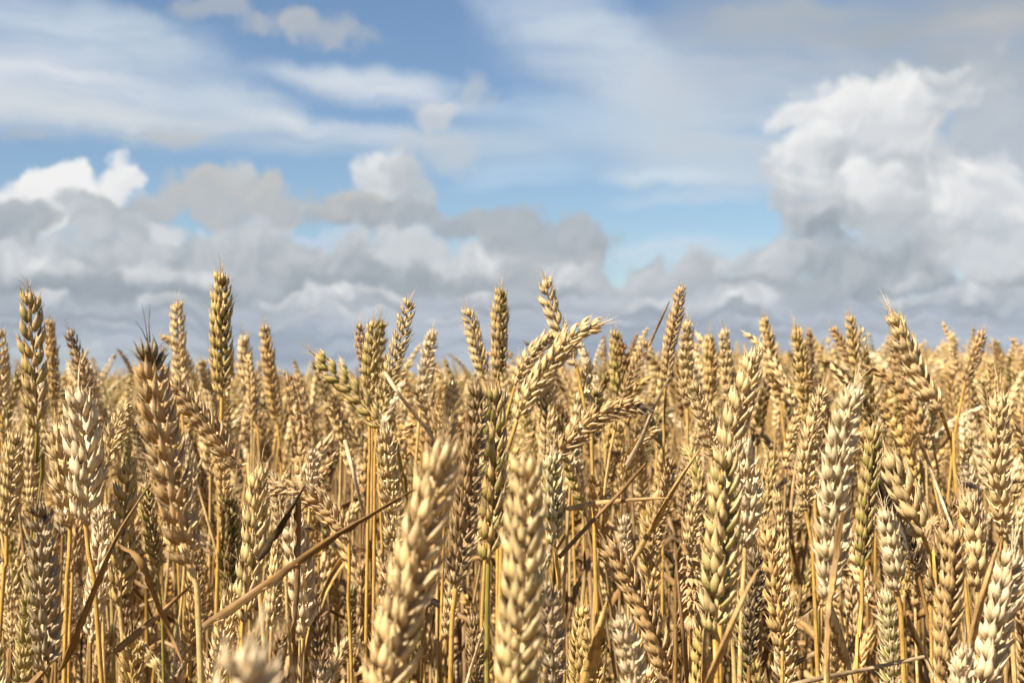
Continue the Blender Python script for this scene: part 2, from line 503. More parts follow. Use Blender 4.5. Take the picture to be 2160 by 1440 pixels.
M_HUSK = straw_material("wheat_husk", True)
M_STEM = straw_material("wheat_stem", True, stripe=14.0, transl=0.05, rough=0.40, bump=0.25, margin=0.0)
M_LEAF = straw_material("dry_leaf", True, stripe=11.0, transl=0.14, rough=0.55, bump=0.8, margin=0.0, patch=0.55)
M_CROP = straw_material("wheat_crop_straw", False, transl=0.07, margin=0.25)


# ------------------------------------------------------------------ mesh pieces as numpy arrays: (verts, quads, uv per vert, tint per vert)
class Piece:
    def __init__(self, v, f, uv, t):
        self.v, self.f, self.uv, self.t = v, f, uv, t

    def moved(self, m):
        m = np.array(m)
        return Piece(self.v @ m[:3, :3].T + m[:3, 3], self.f, self.uv, self.t)


def join(ps):
    n = np.cumsum([0] + [len(p.v) for p in ps])
    return Piece(np.concatenate([p.v for p in ps]), np.concatenate([p.f + n[i] for i, p in enumerate(ps)]),
                 np.concatenate([p.uv for p in ps]), np.concatenate([p.t for p in ps]))


def to_mesh(name, p, mat, smooth=True, plant=None):
    me = bpy.data.meshes.new(name)
    nv, nf = len(p.v), len(p.f)
    me.vertices.add(nv)
    me.vertices.foreach_set('co', p.v.astype(np.float32).ravel())
    me.loops.add(nf * 4)
    me.loops.foreach_set('vertex_index', p.f.astype(np.int32).ravel())
    me.polygons.add(nf)
    me.polygons.foreach_set('loop_start', np.arange(0, nf * 4, 4, dtype=np.int32))
    me.polygons.foreach_set('use_smooth', np.full(nf, smooth))
    uv = me.uv_layers.new(name='UVMap')
    uv.data.foreach_set('uv', p.uv[p.f.ravel()].astype(np.float32).ravel())
    a = me.color_attributes.new('tint', 'FLOAT_COLOR', 'POINT')
    t = np.ones((nv, 4), np.float32)
    t[:, :3] = p.t
    a.data.foreach_set('color', t.ravel())
    if plant is not None:
        a = me.color_attributes.new('plant', 'FLOAT_COLOR', 'POINT')
        a.data.foreach_set('color', plant.astype(np.float32).ravel())
    me.update(calc_edges=True)
    me.validate()
    me.materials.append(mat)
    return me


def husk(L, W, T, bend, beak, rnd, green, nu=8, nt=9):
    """one chaffy scale: boat shaped, keeled on its back, drawn out into a beak"""
    us = np.linspace(0, 1, nu + 1)
    prof = (us + 0.07) ** 0.62 * np.clip(1 - us, 0, 1) ** 0.98
    prof = prof / prof.max()
    prof[-1] = 0.05
    th = np.linspace(0, 2 * math.pi, nt, endpoint=False)
    v, uvs, tt = [], [], []
    zs = us * L
    zs[-1] = L + beak
    for k, u in enumerate(us):
        x0 = bend * L * (4 * u * (1 - u)) * 0.5 - (0.02 * L if k == nu else 0)
        for j, a in enumerate(th):
            ca, sa = math.cos(a), math.sin(a)
            x = T * prof[k] * (ca * (1.0 if ca > 0 else 0.55) + 0.28 * max(0, ca) ** 5)
            y = W * prof[k] * sa
            v.append((x0 + x, y, zs[k]))
            uvs.append((j / nt, u))
            tt.append((rnd, u, green))
    f = []
    for k in range(nu):
        for j in range(nt):
            a, b = k * nt + j, k * nt + (j + 1) % nt
            f.append((a, b, b + nt, a + nt))
    v = np.array(v)
    if nu > 5:
        g = np.random.default_rng(int(rnd * 1e6))
        v[nt:-nt] += g.normal(0, 0.035 * W, (len(v) - 2 * nt, 3)) * [1, 1, 0.4]
        v[-nt:, :2] += g.normal(0, 0.16 * W, 2)
    return Piece(v, np.array(f), np.array(uvs), np.array(tt))


def tube(path, rad, n=6, tint=(0.5, 0.5, 0.0), t0=0.0, t1=1.0, cap=False):
    """round stem along a list of points; rad per point"""
    pts = [Vector(p) for p in path]
    v, uvs, tt = [], [], []
    ref = Vector((1, 0.13, 0.07)).normalized()
    m = len(pts)
    for k, p in enumerate(pts):
        tan = (pts[min(k + 1, m - 1)] - pts[max(k - 1, 0)]).normalized()
        ref = (ref - tan * ref.dot(tan)).normalized()
        bi = tan.cross(ref)
        for j in range(n):
            a = 2 * math.pi * j / n
            v.append(p + (ref * math.cos(a) + bi * math.sin(a)) * rad[k])
            uvs.append((j / n, k * 0.6))
            tt.append((tint[0], t0 + (t1 - t0) * k / (m - 1), tint[2]))
    f = []
    for k in range(m - 1):
        for j in range(n):
            a, b = k * n + j, k * n + (j + 1) % n
            f.append((a, b, b + n, a + n))
    return Piece(np.array([tuple(x) for x in v]), np.array(f), np.array(uvs), np.array(tt))


def rot(axis, a):
    return Matrix.Rotation(a, 4, axis)


def tr(x, y, z):
    return Matrix.Translation((x, y, z))


MM = 0.001


def spikelet(rs, kind='plump', nu=8, nt=9):
    """a fan of husks: z along the ear, x away from it, y across"""
    ps = []
    op = {'plump': 1.0, 'open': 1.45, 'lax': 0.75}[kind]
    fat = {'plump': 1.0, 'open': 0.80, 'lax': 0.95}[kind]
    j = lambda s: rs.uniform(-s, s)
    def add(L, W, T, bend, beak, fan, tilt, y, x, z, twist, green):
        h = husk(L * MM, W * MM * fat, T * MM * fat, bend, beak * MM, rs.random(), green, nu, nt)
        M = tr(x * MM, y * MM, z * MM) @ rot('X', R(-fan)) @ rot('Y', R(tilt)) @ rot('Z', R(twist))
        ps.append(h.moved(M))
    for s in (-1, 1):
        # outer glume, short and broad, then the plump floret beside it
        add(9.4 + j(1.1), 2.1, 1.2, 0.06, 1.2 + rs.random() * 2.3, s * (23 * op + j(7)), 4 + j(7), s * 1.7, 0.5, 0.0, s * 55 + j(18), 0.9 * rs.random())
        add(11.2 + j(1.3), 2.25, 1.65, 0.10, 1.0 + rs.random() * 2.6, s * (12 * op + j(5)), 5 + j(5), s * 1.1, 1.4, 1.4, s * 32 + j(18), 0.5 + 0.5 * rs.random())
    if rs.random() < 0.9:
        add(10.2 + j(1), 2.0, 1.6, 0.12, 0.8 + rs.random() * 1.8, j(9), 8 + 5 * op + j(5), j(.6), 2.0, 2.6, j(40), 0.6)
    if kind == 'open':
        for _ in range(rs.randrange(1, 3)):
            add(8.6 + j(1.2), 1.6, 0.8, 0.16, 1.8, j(30), 24 + j(10), j(1), 1.6, 2.8, j(60), 0.2)
    for _ in range(rs.choice((0, 1, 1, 2, 3))):      # stray bristles
        b = [(0.002, j(1) * .002, 0.009), (0.0035, j(2) * .002, 0.014), (0.0055 + j(1) * .002, j(3) * .002, 0.019 + j(1) * .003)]
        ps.append(tube(b, [0.00022, 0.00016, 0.00004], 4, (0.6, 0.5, 0), 0.3, 0.5))
    return join(ps)


def crown_spikelet(rs, nu=8, nt=9):
    """the upright one that ends an ear, with its few bristles"""
    ps = []
    for a in (0, 95, 180, 265):
        h = husk((9.6 + rs.uniform(-1, 1)) * MM, 1.9 * MM, 1.4 * MM, 0.16, 1.8 * MM, rs.random(), 0.4, nu, nt)
        ps.append(h.moved(rot('Z', R(a + rs.uniform(-14, 14))) @ tr(0.7 * MM, 0, 0) @ rot('Y', R(8 + rs.uniform(-3, 6)))))
    for k in range(4):
        a = rs.uniform(0, 2 * math.pi)
        d = rs.uniform(.001, .0035)
        L = rs.uniform(.005, .017)
        ca, sa = math.cos(a), math.sin(a)
        b = [(ca * .0008, sa * .0008, .0085), (ca * d, sa * d, .010 + L * .5), (ca * d * 2.2, sa * d * 2.2, .010 + L)]
        ps.append(tube(b, [.00028, .0002, .00005], 4, (0.5, 0.5, 0), 0.3, 0.6))
    return join(ps)


rs0 = random.Random(3)
SPK = {k: [spikelet(rs0, k) for _ in range(11)] for k in ('plump', 'open', 'lax')}
CRN = [crown_spikelet(rs0) for _ in range(4)]
SPK_ME = {k: [to_mesh("spikelet", p, M_HUSK) for p in v] for k, v in SPK.items()}
CRN_ME = [to_mesh("spikelet", p, M_HUSK) for p in CRN]


def smooth_path(pts, n):
    """Catmull-Rom through the points, n samples, even in length"""
    P_ = [Vector(p) for p in pts]
    if len(P_) == 2:
        dense = [P_[0].lerp(P_[1], k / 40) for k in range(41)]
    else:
        Q = [P_[0] * 2 - P_[1]] + P_ + [P_[-1] * 2 - P_[-2]]
        dense = []
        for i in range(1, len(Q) - 2):
            a, b, c, d = Q[i - 1:i + 3]
            for k in range(24):
                t = k / 24
                dense.append(0.5 * ((2 * b) + (c - a) * t + (2 * a - 5 * b + 4 * c - d) * t * t + (3 * b - a - 3 * c + d) * t ** 3))
        dense.append(P_[-1].copy())
    L = [0.0]
    for a, b in zip(dense, dense[1:]):
        L.append(L[-1] + (b - a).length)
    out = []
    j = 0
    for k in range(n):
        s = L[-1] * k / (n - 1)
        while j < len(L) - 2 and L[j + 1] < s:
            j += 1
        u = (s - L[j]) / max(1e-9, L[j + 1] - L[j])
        out.append(dense[j].lerp(dense[j + 1], min(1, u)))
    return out, L[-1]


def frames(pts, ref):
    """moving frames (x, y, z=tangent) along a path, x starting nearest to ref"""
    out = []
    m = len(pts)
    for k in range(m):
        t = (pts[min(k + 1, m - 1)] - pts[max(k - 1, 0)]).normalized()
        ref = (ref - t * ref.dot(t)).normalized()
        y = t.cross(ref)
        M = Matrix(((ref.x, y.x, t.x, pts[k].x), (ref.y, y.y, t.y, pts[k].y), (ref.z, y.z, t.z, pts[k].z), (0, 0, 0, 1)))
        out.append(M)
    return out


def ear_layout(path, scale, kind, roll, rs, ref=Vector((1, 0, 0)), gap=4.1):
    """matrices of the spikelets of an ear that runs from base to tip along the path"""
    _, L = smooth_path(path, 8)
    gap = {'plump': 3.9, 'open': 4.1, 'lax': 4.7}[kind]
    n = max(9, int(round((L - 0.009 * scale) / (gap * MM * scale))))
    usable = L - 0.0105 * scale
    pts, _ = smooth_path(path, 81)
    fr = frames(pts, ref)
    res = []
    for k in range(n):
        u = k / (n - 1)
        s = usable * (0.02 + 0.98 * u)
        x = s / L * 80
        i = min(79, int(x))
        F = fr[i].copy()
        F.translation = pts[i].lerp(pts[i + 1], x - i)
        z = (0.74 + 0.26 * min(1, u / 0.15)) * (1.0 - 0.28 * max(0, (u - 0.62) / 0.38) ** 1.5) * rs.uniform(0.94, 1.06)
        tilt = {'plump': 15.5, 'open': 22, 'lax': 11}[kind] * (1 - 0.35 * u) + rs.uniform(-6, 6)
        side = 0 if k % 2 else 180
        M = F @ rot('Z', R(roll + side + rs.uniform(-13, 13))) @ tr(0.9 * MM * scale, 0, 0) @ rot('Y', R(tilt)) @ rot('X', R(rs.uniform(-6, 6))) @ Matrix.Diagonal((scale * z, scale * z, scale * z, 1))
        res.append((M, rs.randrange(11)))
    F = fr[70].copy()
    x = usable / L * 80
    i = min(79, int(x))
    F = fr[i].copy()
    F.translation = pts[i]
    res.append((F @ rot('Z', R(roll + 90 + rs.uniform(-20, 20))) @ Matrix.Diagonal((scale * .9, scale * .9, scale * .9, 1)), -1 - rs.randrange(4)))
    return res, pts, L


def rachis_piece(pts, scale):
    n = len(pts)
    ii = list(range(0, n - 6, 3))
    rad = [(1.25 if k % 2 else 0.85) * MM * scale * (1 - 0.5 * i / n) for k, i in enumerate(ii)]
    return tube([pts[i] for i in ii], rad, 6, (0.5, 0.5, 0.3), 0.5, 0.5)


# colours of straw: linear albedo, then how green
TONE = {
    'white': (0.70, 0.545, 0.325), 'pale': (0.64, 0.45, 0.20), 'gold': (0.55, 0.345, 0.108), 'tan': (0.46, 0.28, 0.105),
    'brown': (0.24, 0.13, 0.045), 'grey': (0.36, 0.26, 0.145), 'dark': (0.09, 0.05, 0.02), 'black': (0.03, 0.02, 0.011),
    'stem_gold': (0.49, 0.29, 0.07), 'stem_pale': (0.55, 0.375, 0.15), 'stem_green': (0.25, 0.20, 0.045), 'stem_brown': (0.27, 0.15, 0.045),
}


def shade(o, tone, green=0.0, rs=random, var=0.06):
    c = TONE[tone]
    k = 1 + rs.uniform(-var, var)
    h = rs.uniform(-var, var) * 0.5
    o.color = (c[0] * k, c[1] * k * (1 - h * .4), c[2] * k * (1 - h), green)


def leaf_piece(path, width, rs, curl=0.5, twist=0.0, n=16):
    """dry leaf blade: folded along the midrib, tapering, twisting"""
    pts, L = smooth_path(path, n)
    fr = frames(pts, Vector((0.6, -0.8, 0.1)))
    v, uvs, tt = [], [], []
    r0 = rs.random()
    th = 0.0003
    for k, F in enumerate(fr):
        u = k / (n - 1)
        w = width * 0.5 * min(1, 0.45 + u * 5) * (1 - u ** 2.2) ** 0.8 * rs.uniform(.86, 1.08) + 0.0003
        curl_k = curl * rs.uniform(.7, 1.5)
        ang = twist * u + rs.uniform(-.05, .05)
        A = F @ rot('Z', ang)
        ring = [(-w, curl_k * w, 0), (-w * .55, curl_k * w * .25, 0), (0, -curl * w * .35, 0), (w * .5, curl_k * w * .4, 0), (w * .96, curl_k * w * 1.15, 0)]
        for j, c in enumerate(ring):
            v.append(A @ Vector(c))
            uvs.append((j / 4, u * 3))
            tt.append((r0, 0.3 + 0.3 * u, 0))
        for j, c in enumerate(reversed(ring)):
            v.append(A @ Vector((c[0] * .98, c[1] + th, c[2])))
            uvs.append((1 - j / 4, u * 3))
            tt.append((r0, 0.3 + 0.3 * u, 0))
    f = []
    for k in range(n - 1):
        for j in range(10):
            a, b = k * 10 + j, k * 10 + (j + 1) % 10
            f.append((a, b, b + 10, a + 10))
    return Piece(np.array([tuple(x) for x in v]), np.array(f), np.array(uvs), np.array(tt))


def stem_path(base, direction, px_pts, d, rs):
    """from the ear's base down to the soil"""
    pts = [Vector(base)]
    dn = Vector(direction).normalized()
    for q in px_pts:
        pts.append(at(q[0], q[1], d + (q[2] if len(q) > 2 else 0)))
    if not px_pts:
        k = 0.045
        dd = dn.copy()
        for _ in range(3):
            dd = (dd + Vector((0, 0, -0.75))).normalized()
            pts.append(pts[-1] + dd * k)
            k *= 1.3
    a, b = pts[-2], pts[-1]
    sl = (b - a)
    sl = sl / max(0.02, -sl.z)
    h = b.z
    gx, gy = b.x + max(-.12, min(.12, sl.x * h * 0.45)), b.y + max(-.05, min(.05, sl.y * h * 0.3)) + rs.uniform(0, .02)
    gz = ground_z(gx, gy)
    pts.append(Vector((b.x + (gx - b.x) * .62, b.y + (gy - b.y) * .6, gz + (h - gz) * .45)))
    pts.append(Vector((gx, gy, gz - 0.01)))
    return pts


def band_stem(pc, n, L, node, joints):
    """bare golden straw above, duller leaf sheath below, dark rings at the joints"""
    m = len(pc.v) // n
    for k in range(m):
        s = L * k / (m - 1)
        r = .75 if s < node else .22
        if abs(s - node) < L / (m - 1) * .8 or any(abs(s - q) < L / (m - 1) * .8 for q in joints):
            r = -.75
        pc.t[k * n:(k + 1) * n, 0] = r


def stem_piece(pts, rs, r0=1.3, r1=2.4, sheath_at=None):
    p, L = smooth_path(pts, 44)
    node = sheath_at if sheath_at else rs.uniform(0.10, 0.26)      # metres below the ear
    rad = []
    for k in range(44):
        s = L * k / 43
        r = r0 + (r1 - r0) * min(1, s / 0.5) * 0.6
        if s > node:
            r += 0.55
        for nd in (node + 0.22, node + 0.42):
            if abs(s - nd) < L / 43 * .7:
                r += 0.7
        rad.append(r * MM)
    pc = tube(p, rad, 7, (0.6, 0.5, 0.6), 0.85, 0.35)
    band_stem(pc, 7, L, node, (node + .22, node + .42))
    return pc, node, p, L

# ------------------------------------------------------------------ wheat that can be told apart in the photograph
# short name, label, ear from tip to base in the photograph, distance, ear width (px), habit, colour, green, turn, stem below the ear
#HERO
HEROES = [
    ("tall lax ear", "tall upright wheat with lax gappy ear, shaded side nearly black, against sky at far end", [(62, 604), (66, 690), (72, 800), (78, 908)], 0.92, 58, 'lax', 'tan', .55, 25, [(78, 980), (80, 1080, .03)], 'stem_green'),
    ("blurred short pale ear", "blurred pale upright wheat ear just behind the tall lax ear", [(104, 668), (110, 760), (116, 860)], 1.45, 34, 'plump', 'gold', 0, 60, [], 'stem_gold'),
    ("brown-tipped ear", "brown-tipped wheat ear leaning against a paler one, beside the tall lax ear", [(144, 690), (160, 740), (186, 830), (205, 905)], 1.15, 46, 'open', 'tan', 0, 50, [], 'stem_pale'),
    ("cut-off edge ear", "pale wheat ear cut off by the picture edge beside the tall lax ear", [(-2, 690), (0, 770), (4, 870)], 1.25, 44, 'plump', 'pale', 0, 30, [], 'stem_gold'),
    ("broad white ear", "broad whitish wheat ear in sharp focus, plump husks in neat herringbone, upright", [(160, 806), (172, 900), (182, 1000), (180, 1098)], 0.82, 84, 'plump', 'white', 0, 35, [(186, 1160), (207, 1335)], 'stem_gold'),
    ("ruffled white ear", "ruffled whitish wheat ear partly hidden behind the broad white ear", [(122, 880), (132, 960), (140, 1040), (148, 1108)], 0.87, 78, 'open', 'pale', 0, 70, [(146, 1180), (138, 1330)], 'stem_gold'),
    ("small kinked ear", "small kinked wheat ear with few husks hanging low under the broad white ear", [(172, 1090), (165, 1130), (156, 1172), (153, 1205)], 0.9, 34, 'lax', 'tan', 0, 10, [(150, 1290), (145, 1440)], 'stem_gold'),
    ("big brown ear", "big brown curved wheat ear with bristly dark top, largest on its side of the field", [(312, 706), (322, 800), (344, 930), (374, 1070), (402, 1196)], 0.62, 104, 'open', 'tan', 0, 65, [(410, 1240), (424, 1440)], 'stem_pale'),
    ("slim pale skyline ear", "slim pale wheat ear standing clear of the crop, next to the tallest greenish ear", [(372, 630), (377, 730), (384, 850)], 1.30, 40, 'plump', 'pale', 0, 20, [], 'stem_gold'),
    ("tallest greenish ear", "tallest straight wheat ear, greenish with dark shaded flank, golden stem visible below", [(467, 566), (466, 650), (467, 740), (468, 836)], 1.0, 56, 'plump', 'gold', .75, 40, [(466, 930), (462, 1120, .02)], 'stem_gold'),
    ("hunched pale ear", "blurred pale wheat ear, plain and tapering, just beyond the tallest greenish ear", [(512, 700), (520, 780), (540, 890)], 1.5, 42, 'plump', 'pale', 0, 50, [(548, 980)], 'stem_gold'),
    ("tilted skyline ear", "blurred golden wheat ear tilting slightly, peeking over the crop beside a hunched pale one", [(558, 680), (568, 780), (585, 890)], 1.55, 38, 'plump', 'gold', 0, 35, [], 'stem_gold'),
    ("slanting grey ear", "wheat ear slanting down away from the big brown ear, loose papery husks", [(352, 790), (400, 850), (450, 915), (500, 985)], 0.86, 66, 'open', 'tan', .1, 55, [(520, 1010), (535, 1100)], 'stem_pale'),
    ("diagonal green-gold ear", "sharp wheat ear lying at forty-five degrees, two rows of green-gold kernels", [(660, 742), (705, 790), (755, 838), (806, 902)], 0.92, 50, 'lax', 'gold', .85, 8, [(832, 930), (850, 1010, .02), (858, 1150, .05)], 'stem_green'),
    ("blurred dwarf twin", "blurred short wheat ear, first of a tight cluster of three pointing up", [(757, 676), (764, 740), (784, 850)], 1.12, 38, 'open', 'tan', 0, 40, [], 'stem_gold'),
    ("middle cluster ear", "middle wheat ear of a tight cluster of three, green-gold kernels and hair-thin bristles", [(787, 668), (782, 750), (778, 840)], 0.99, 36, 'lax', 'gold', .7, 15, [(780, 960), (776, 1090)], 'stem_gold'),
    ("outward cluster ear", "outward-leaning wheat ear of a cluster of three, long bristles at its tip", [(866, 624), (846, 710), (820, 800), (798, 882)], 0.97, 50, 'open', 'pale', .45, 20, [(792, 950), (790, 1060)], 'stem_gold'),
    ("feathery pale ear", "blurred feathery pale wheat ear beyond the cluster of three", [(912, 688), (902, 760), (888, 850)], 1.3, 50, 'open', 'white', .1, 60, [], 'stem_pale'),
    ("bent pale ear", "pale wheat ear bending toward a dark brown one, bristles spreading at its tip", [(984, 644), (1000, 710), (1022, 800)], 1.15, 40, 'plump', 'pale', .3, 20, [], 'stem_gold'),
    ("dark brown spire", "brownish green-tinged pointed wheat ear, straight dark spire above the crop", [(1056, 600), (1054, 680), (1052, 800)], 1.15, 46, 'plump', 'tan', .6, 40, [], 'stem_gold'),
    ("wavy skyline ear", "curved golden wheat ear rising highest beside the arching ear, two kernel rows", [(1149, 580), (1160, 640), (1185, 705), (1216, 772)], 1.02, 42, 'lax', 'pale', .2, 10, [(1232, 850), (1246, 930), (1250, 1000)], 'stem_gold'),
    ("arching plump ear", "arching wheat ear bowing sideways over its neighbours, plump kernels in two clear rows", [(1276, 682), (1215, 705), (1160, 768), (1115, 835), (1090, 888)], 0.90, 56, 'plump', 'pale', .3, 5, [(1076, 930), (1062, 1000), (1058, 1120, .04)], 'stem_gold'),
    ("hidden arching ear", "shorter bowed wheat ear half hidden behind the plump arching one", [(1186, 700), (1150, 720), (1112, 762), (1086, 815)], 1.12, 42, 'plump', 'pale', .3, 20, [], 'stem_gold'),
    ("curved brown skyline ear", "narrow brownish wheat ear with round tip, curving high above the crop", [(1437, 598), (1428, 660), (1412, 730), (1404, 805)], 1.1, 36, 'plump', 'tan', .05, 15, [(1402, 870), (1400, 960)], 'stem_gold'),
    ("broad pale companion", "broad pale wheat ear pressed close to the curved brown skyline ear", [(1450, 668), (1448, 740), (1450, 860)], 1.2, 52, 'open', 'pale', .15, 60, [], 'stem_gold'),
    ("angled bristly ear", "thin angled wheat ear with split husks at its tip, among upright blurred ones", [(1366, 716), (1340, 770), (1312, 840)], 1.05, 34, 'open', 'tan', 0, 10, [], 'stem_pale'),
    ("green blurred ear", "upright blurred wheat ear with a strong green flank, behind the plump arching one", [(1300, 690), (1300, 750), (1304, 850)], 1.25, 40, 'plump', 'gold', 1.0, 30, [], 'stem_green'),
    ("dark drooping ear", "wheat ear bowed almost level like a bridge, brown ragged tip, sharp", [(1372, 870), (1330, 856), (1260, 878), (1205, 925), (1166, 968)], 0.85, 56, 'open', 'tan', 0, 8, [(1140, 1005), (1122, 1080), (1112, 1200, .05)], 'stem_pale'),
    ("twin pale ear", "pale wheat ear with a second shorter ear touching it, both blurred", [(1526, 688), (1532, 760), (1540, 870)], 1.3, 48, 'open', 'pale', .2, 60, [], 'stem_gold'),
    ("short twin", "shorter rounded wheat ear touching a taller pale blurred one", [(1496, 700), (1498, 760), (1500, 850)], 1.4, 42, 'plump', 'gold', .15, 40, [], 'stem_gold'),
    ("slim leaning skyline ear", "slim plain golden wheat ear leaning back, rising over the ragged-topped ear", [(1610, 664), (1622, 730), (1645, 840)], 1.4, 36, 'plump', 'gold', .1, 40, [], 'stem_gold'),
    ("ragged-topped ear", "sharp wheat ear with ragged papery top and black specks, above a greenish plump ear", [(1594, 724), (1582, 790), (1562, 850), (1540, 930), (1526, 990)], 0.70, 58, 'lax', 'pale', .15, 12, [(1522, 1060), (1520, 1180)], 'stem_gold'),
    ("greenish plump ear", "large plump wheat ear with yellow-green kernels in rows, below the ragged-topped ear", [(1530, 930), (1528, 1040), (1520, 1180), (1506, 1340)], 0.66, 84, 'plump', 'pale', .7, 22, [(1508, 1380), (1512, 1445)], 'stem_gold'),
    ("spread pale ear", "pale wheat ear with wide-spread husks close behind the greenish plump ear", [(1568, 912), (1575, 990), (1580, 1060), (1572, 1150)], 0.76, 82, 'open', 'white', 0, 65, [], 'stem_pale'),
    ("stout greenish skyline ear", "stout wheat ear with flaring husks and green flush at the skyline", [(1676, 684), (1690, 760), (1704, 860), (1712, 940)], 1.12, 58, 'open', 'gold', .5, 60, [], 'stem_gold'),
    ("thin back ear", "thin blurred brownish wheat ear behind the stout greenish skyline ear", [(1706, 695), (1708, 750), (1710, 850)], 1.6, 26, 'plump', 'brown', 0, 40, [], 'stem_gold'),
    ("needle skyline ear", "narrow wheat ear with bead-like golden kernels standing very straight at the skyline", [(1793, 660), (1798, 720), (1808, 790)], 1.25, 30, 'lax', 'gold', .25, 10, [], 'stem_gold'),
    ("leaning bead ear", "blurred wheat ear leaning toward the narrow bead-like one", [(1752, 686), (1772, 720), (1796, 775)], 1.5, 28, 'plump', 'tan', 0, 20, [], 'stem_gold'),
    ("wide leaning ear", "wide sunlit wheat ear leaning back at the skyline, rows of swollen pale husks", [(1878, 652), (1902, 710), (1938, 790), (1985, 868)], 0.98, 68, 'plump', 'pale', 0, 55, [(2002, 920), (2016, 1010)], 'stem_gold'),
    ("dusky leaning ear", "brownish wheat ear leaning in from the edge at the skyline, dark gaps between husks", [(2076, 692), (2060, 740), (2036, 805)], 1.2, 44, 'open', 'tan', 0, 30, [], 'stem_gold'),
    ("lone stub ear", "small blurred wheat ear poking up alone between two leaning skyline ears", [(2008, 700), (2010, 740), (2014, 800)], 1.9, 22, 'plump', 'pale', 0, 30, [], 'stem_gold'),
    ("frayed pale ear", "pale frayed wheat ear leaning slightly, long stem kinked below, beside the giant ear", [(1740, 808), (1722, 880), (1702, 970), (1700, 1075)], 0.92, 64, 'open', 'pale', .05, 50, [(1710, 1130), (1718, 1245)], 'stem_gold'),
    ("giant cream ear", "giant cream wheat ear, wide husks stacked from skyline height to a green-tinged base", [(1806, 798), (1785, 890), (1764, 1000), (1756, 1130), (1748, 1270)], 0.64, 98, 'open', 'white', .25, 60, [(1748, 1330), (1744, 1450)], 'stem_pale'),
    ("slender green ear", "slender wheat ear with olive kernels on a bright golden stem, beside the giant ear", [(1848, 884), (1838, 980), (1826, 1090), (1818, 1200)], 0.74, 44, 'lax', 'tan', 1.0, 12, [(1820, 1250), (1812, 1340), (1806, 1450)], 'stem_gold'),
    ("turned-away ear", "wheat ear tilted back with dark shadow under it, two rows, near the slender green ear", [(1862, 944), (1888, 1000), (1918, 1066), (1948, 1132)], 0.82, 66, 'lax', 'pale', .2, 20, [(1962, 1180), (1976, 1260)], 'stem_gold'),
    ("dark shaded hanging ear", "dark wheat ear in deep shade slanting under the turned-away one", [(1850, 985), (1876, 1060), (1908, 1130), (1936, 1205)], 0.87, 54, 'open', 'dark', 0, 40, [], 'stem_brown'),  # the deep shade is put into its dark husk colour
    ("low cream ear", "cream wheat ear with thick pointed husks low beside the slender green ear", [(1862, 1062), (1872, 1110), (1884, 1170), (1892, 1246)], 0.72, 62, 'plump', 'white', .35, 60, [(1896, 1280), (1908, 1450)], 'stem_gold'),
    ("fan-topped ear", "wheat ear with fan-like spread husks, upright at the edge above a blurred cream one", [(2110, 818), (2106, 900), (2104, 1010), (2120, 1132)], 0.78, 78, 'open', 'pale', 0, 60, [], 'stem_pale'),
    ("shaded squat ear", "squat wheat ear with swollen husks just under the fan-topped ear", [(2030, 1030), (2046, 1090), (2060, 1160), (2062, 1240)], 0.76, 66, 'plump', 'pale', 0, 60, [], 'stem_pale'),
    ("two-row low ear", "long wheat ear with plaited rows reaching the bottom, beside a blurred cream one", [(2014, 1100), (2008, 1200), (1998, 1320), (1990, 1460)], 0.66, 66, 'plump', 'tan', .15, 20, [], 'stem_pale'),
    ("blurred cream corner ear", "big cream wheat ear leaning in the bottom corner, swollen glossy husks", [(2142, 1146), (2122, 1230), (2096, 1340), (2072, 1480)], 0.66, 84, 'plump', 'white', .1, 40, [], 'stem_pale'),
    ("corner fan ear", "small cream fan-shaped wheat ear at the bottom below the plaited long ear", [(2040, 1350), (2030, 1420), (2024, 1520)], 0.6, 76, 'open', 'white', 0, 60, [], 'stem_pale'),
    ("big blurred straw-coloured ear", "large out-of-focus straw-coloured wheat ear leaning, one of the two closest in the centre", [(938, 914), (912, 1040), (868, 1220), (826, 1400), (800, 1530)], 0.455, 112, 'plump', 'pale', 0, 35, [(790, 1620)], 'stem_pale'),
    ("big blurred cream ear", "large out-of-focus cream wheat ear standing upright, closest in the centre", [(1112, 946), (1108, 1080), (1104, 1220), (1092, 1380), (1080, 1560)], 0.45, 98, 'plump', 'pale', .35, 15, [(1076, 1660)], 'stem_pale'),
    ("sharp centre ear", "sharp upright wheat ear with greenish kernels between two large blurred ones, green stem", [(1046, 800), (1042, 900), (1038, 1040), (1030, 1188)], 0.74, 62, 'lax', 'tan', .85, 25, [(1028, 1260), (1027, 1450)], 'stem_green'),
    ("dark weathered ear", "dark brown weathered wheat ear on a thick orange stem, behind the big blurred leaning one", [(1008, 800), (1002, 930), (980, 1090), (962, 1240)], 0.66, 70, 'open', 'brown', .1, 40, [(956, 1300), (950, 1450)], 'stem_gold'),
    ("spiky pale ear", "pale wheat ear with spiky apart husks just beyond the dark weathered one", [(954, 796), (952, 860), (944, 950)], 1.0, 46, 'open', 'pale', .1, 50, [], 'stem_gold'),
    ("yellow-husked ear", "wheat ear with yellow-green husks and brown-tinged base beside the blurred cream one", [(1166, 946), (1164, 1010), (1168, 1080), (1170, 1152)], 0.78, 54, 'plump', 'white', .7, 40, [(1176, 1200), (1186, 1330), (1190, 1450)], 'stem_gold'),
    ("ragged column ear", "upright straw-coloured wheat ear with stiff side awns, beside an orange stem", [(808, 890), (818, 980), (828, 1080), (832, 1166)], 0.83, 60, 'open', 'pale', .25, 60, [], 'stem_pale'),
    ("lower column ear", "wheat ear with fine bristly husks under the stiff-awned one, running to the bottom", [(818, 1176), (812, 1260), (802, 1360), (798, 1460)], 0.80, 60, 'open', 'tan', 0, 60, [], 'stem_pale'),
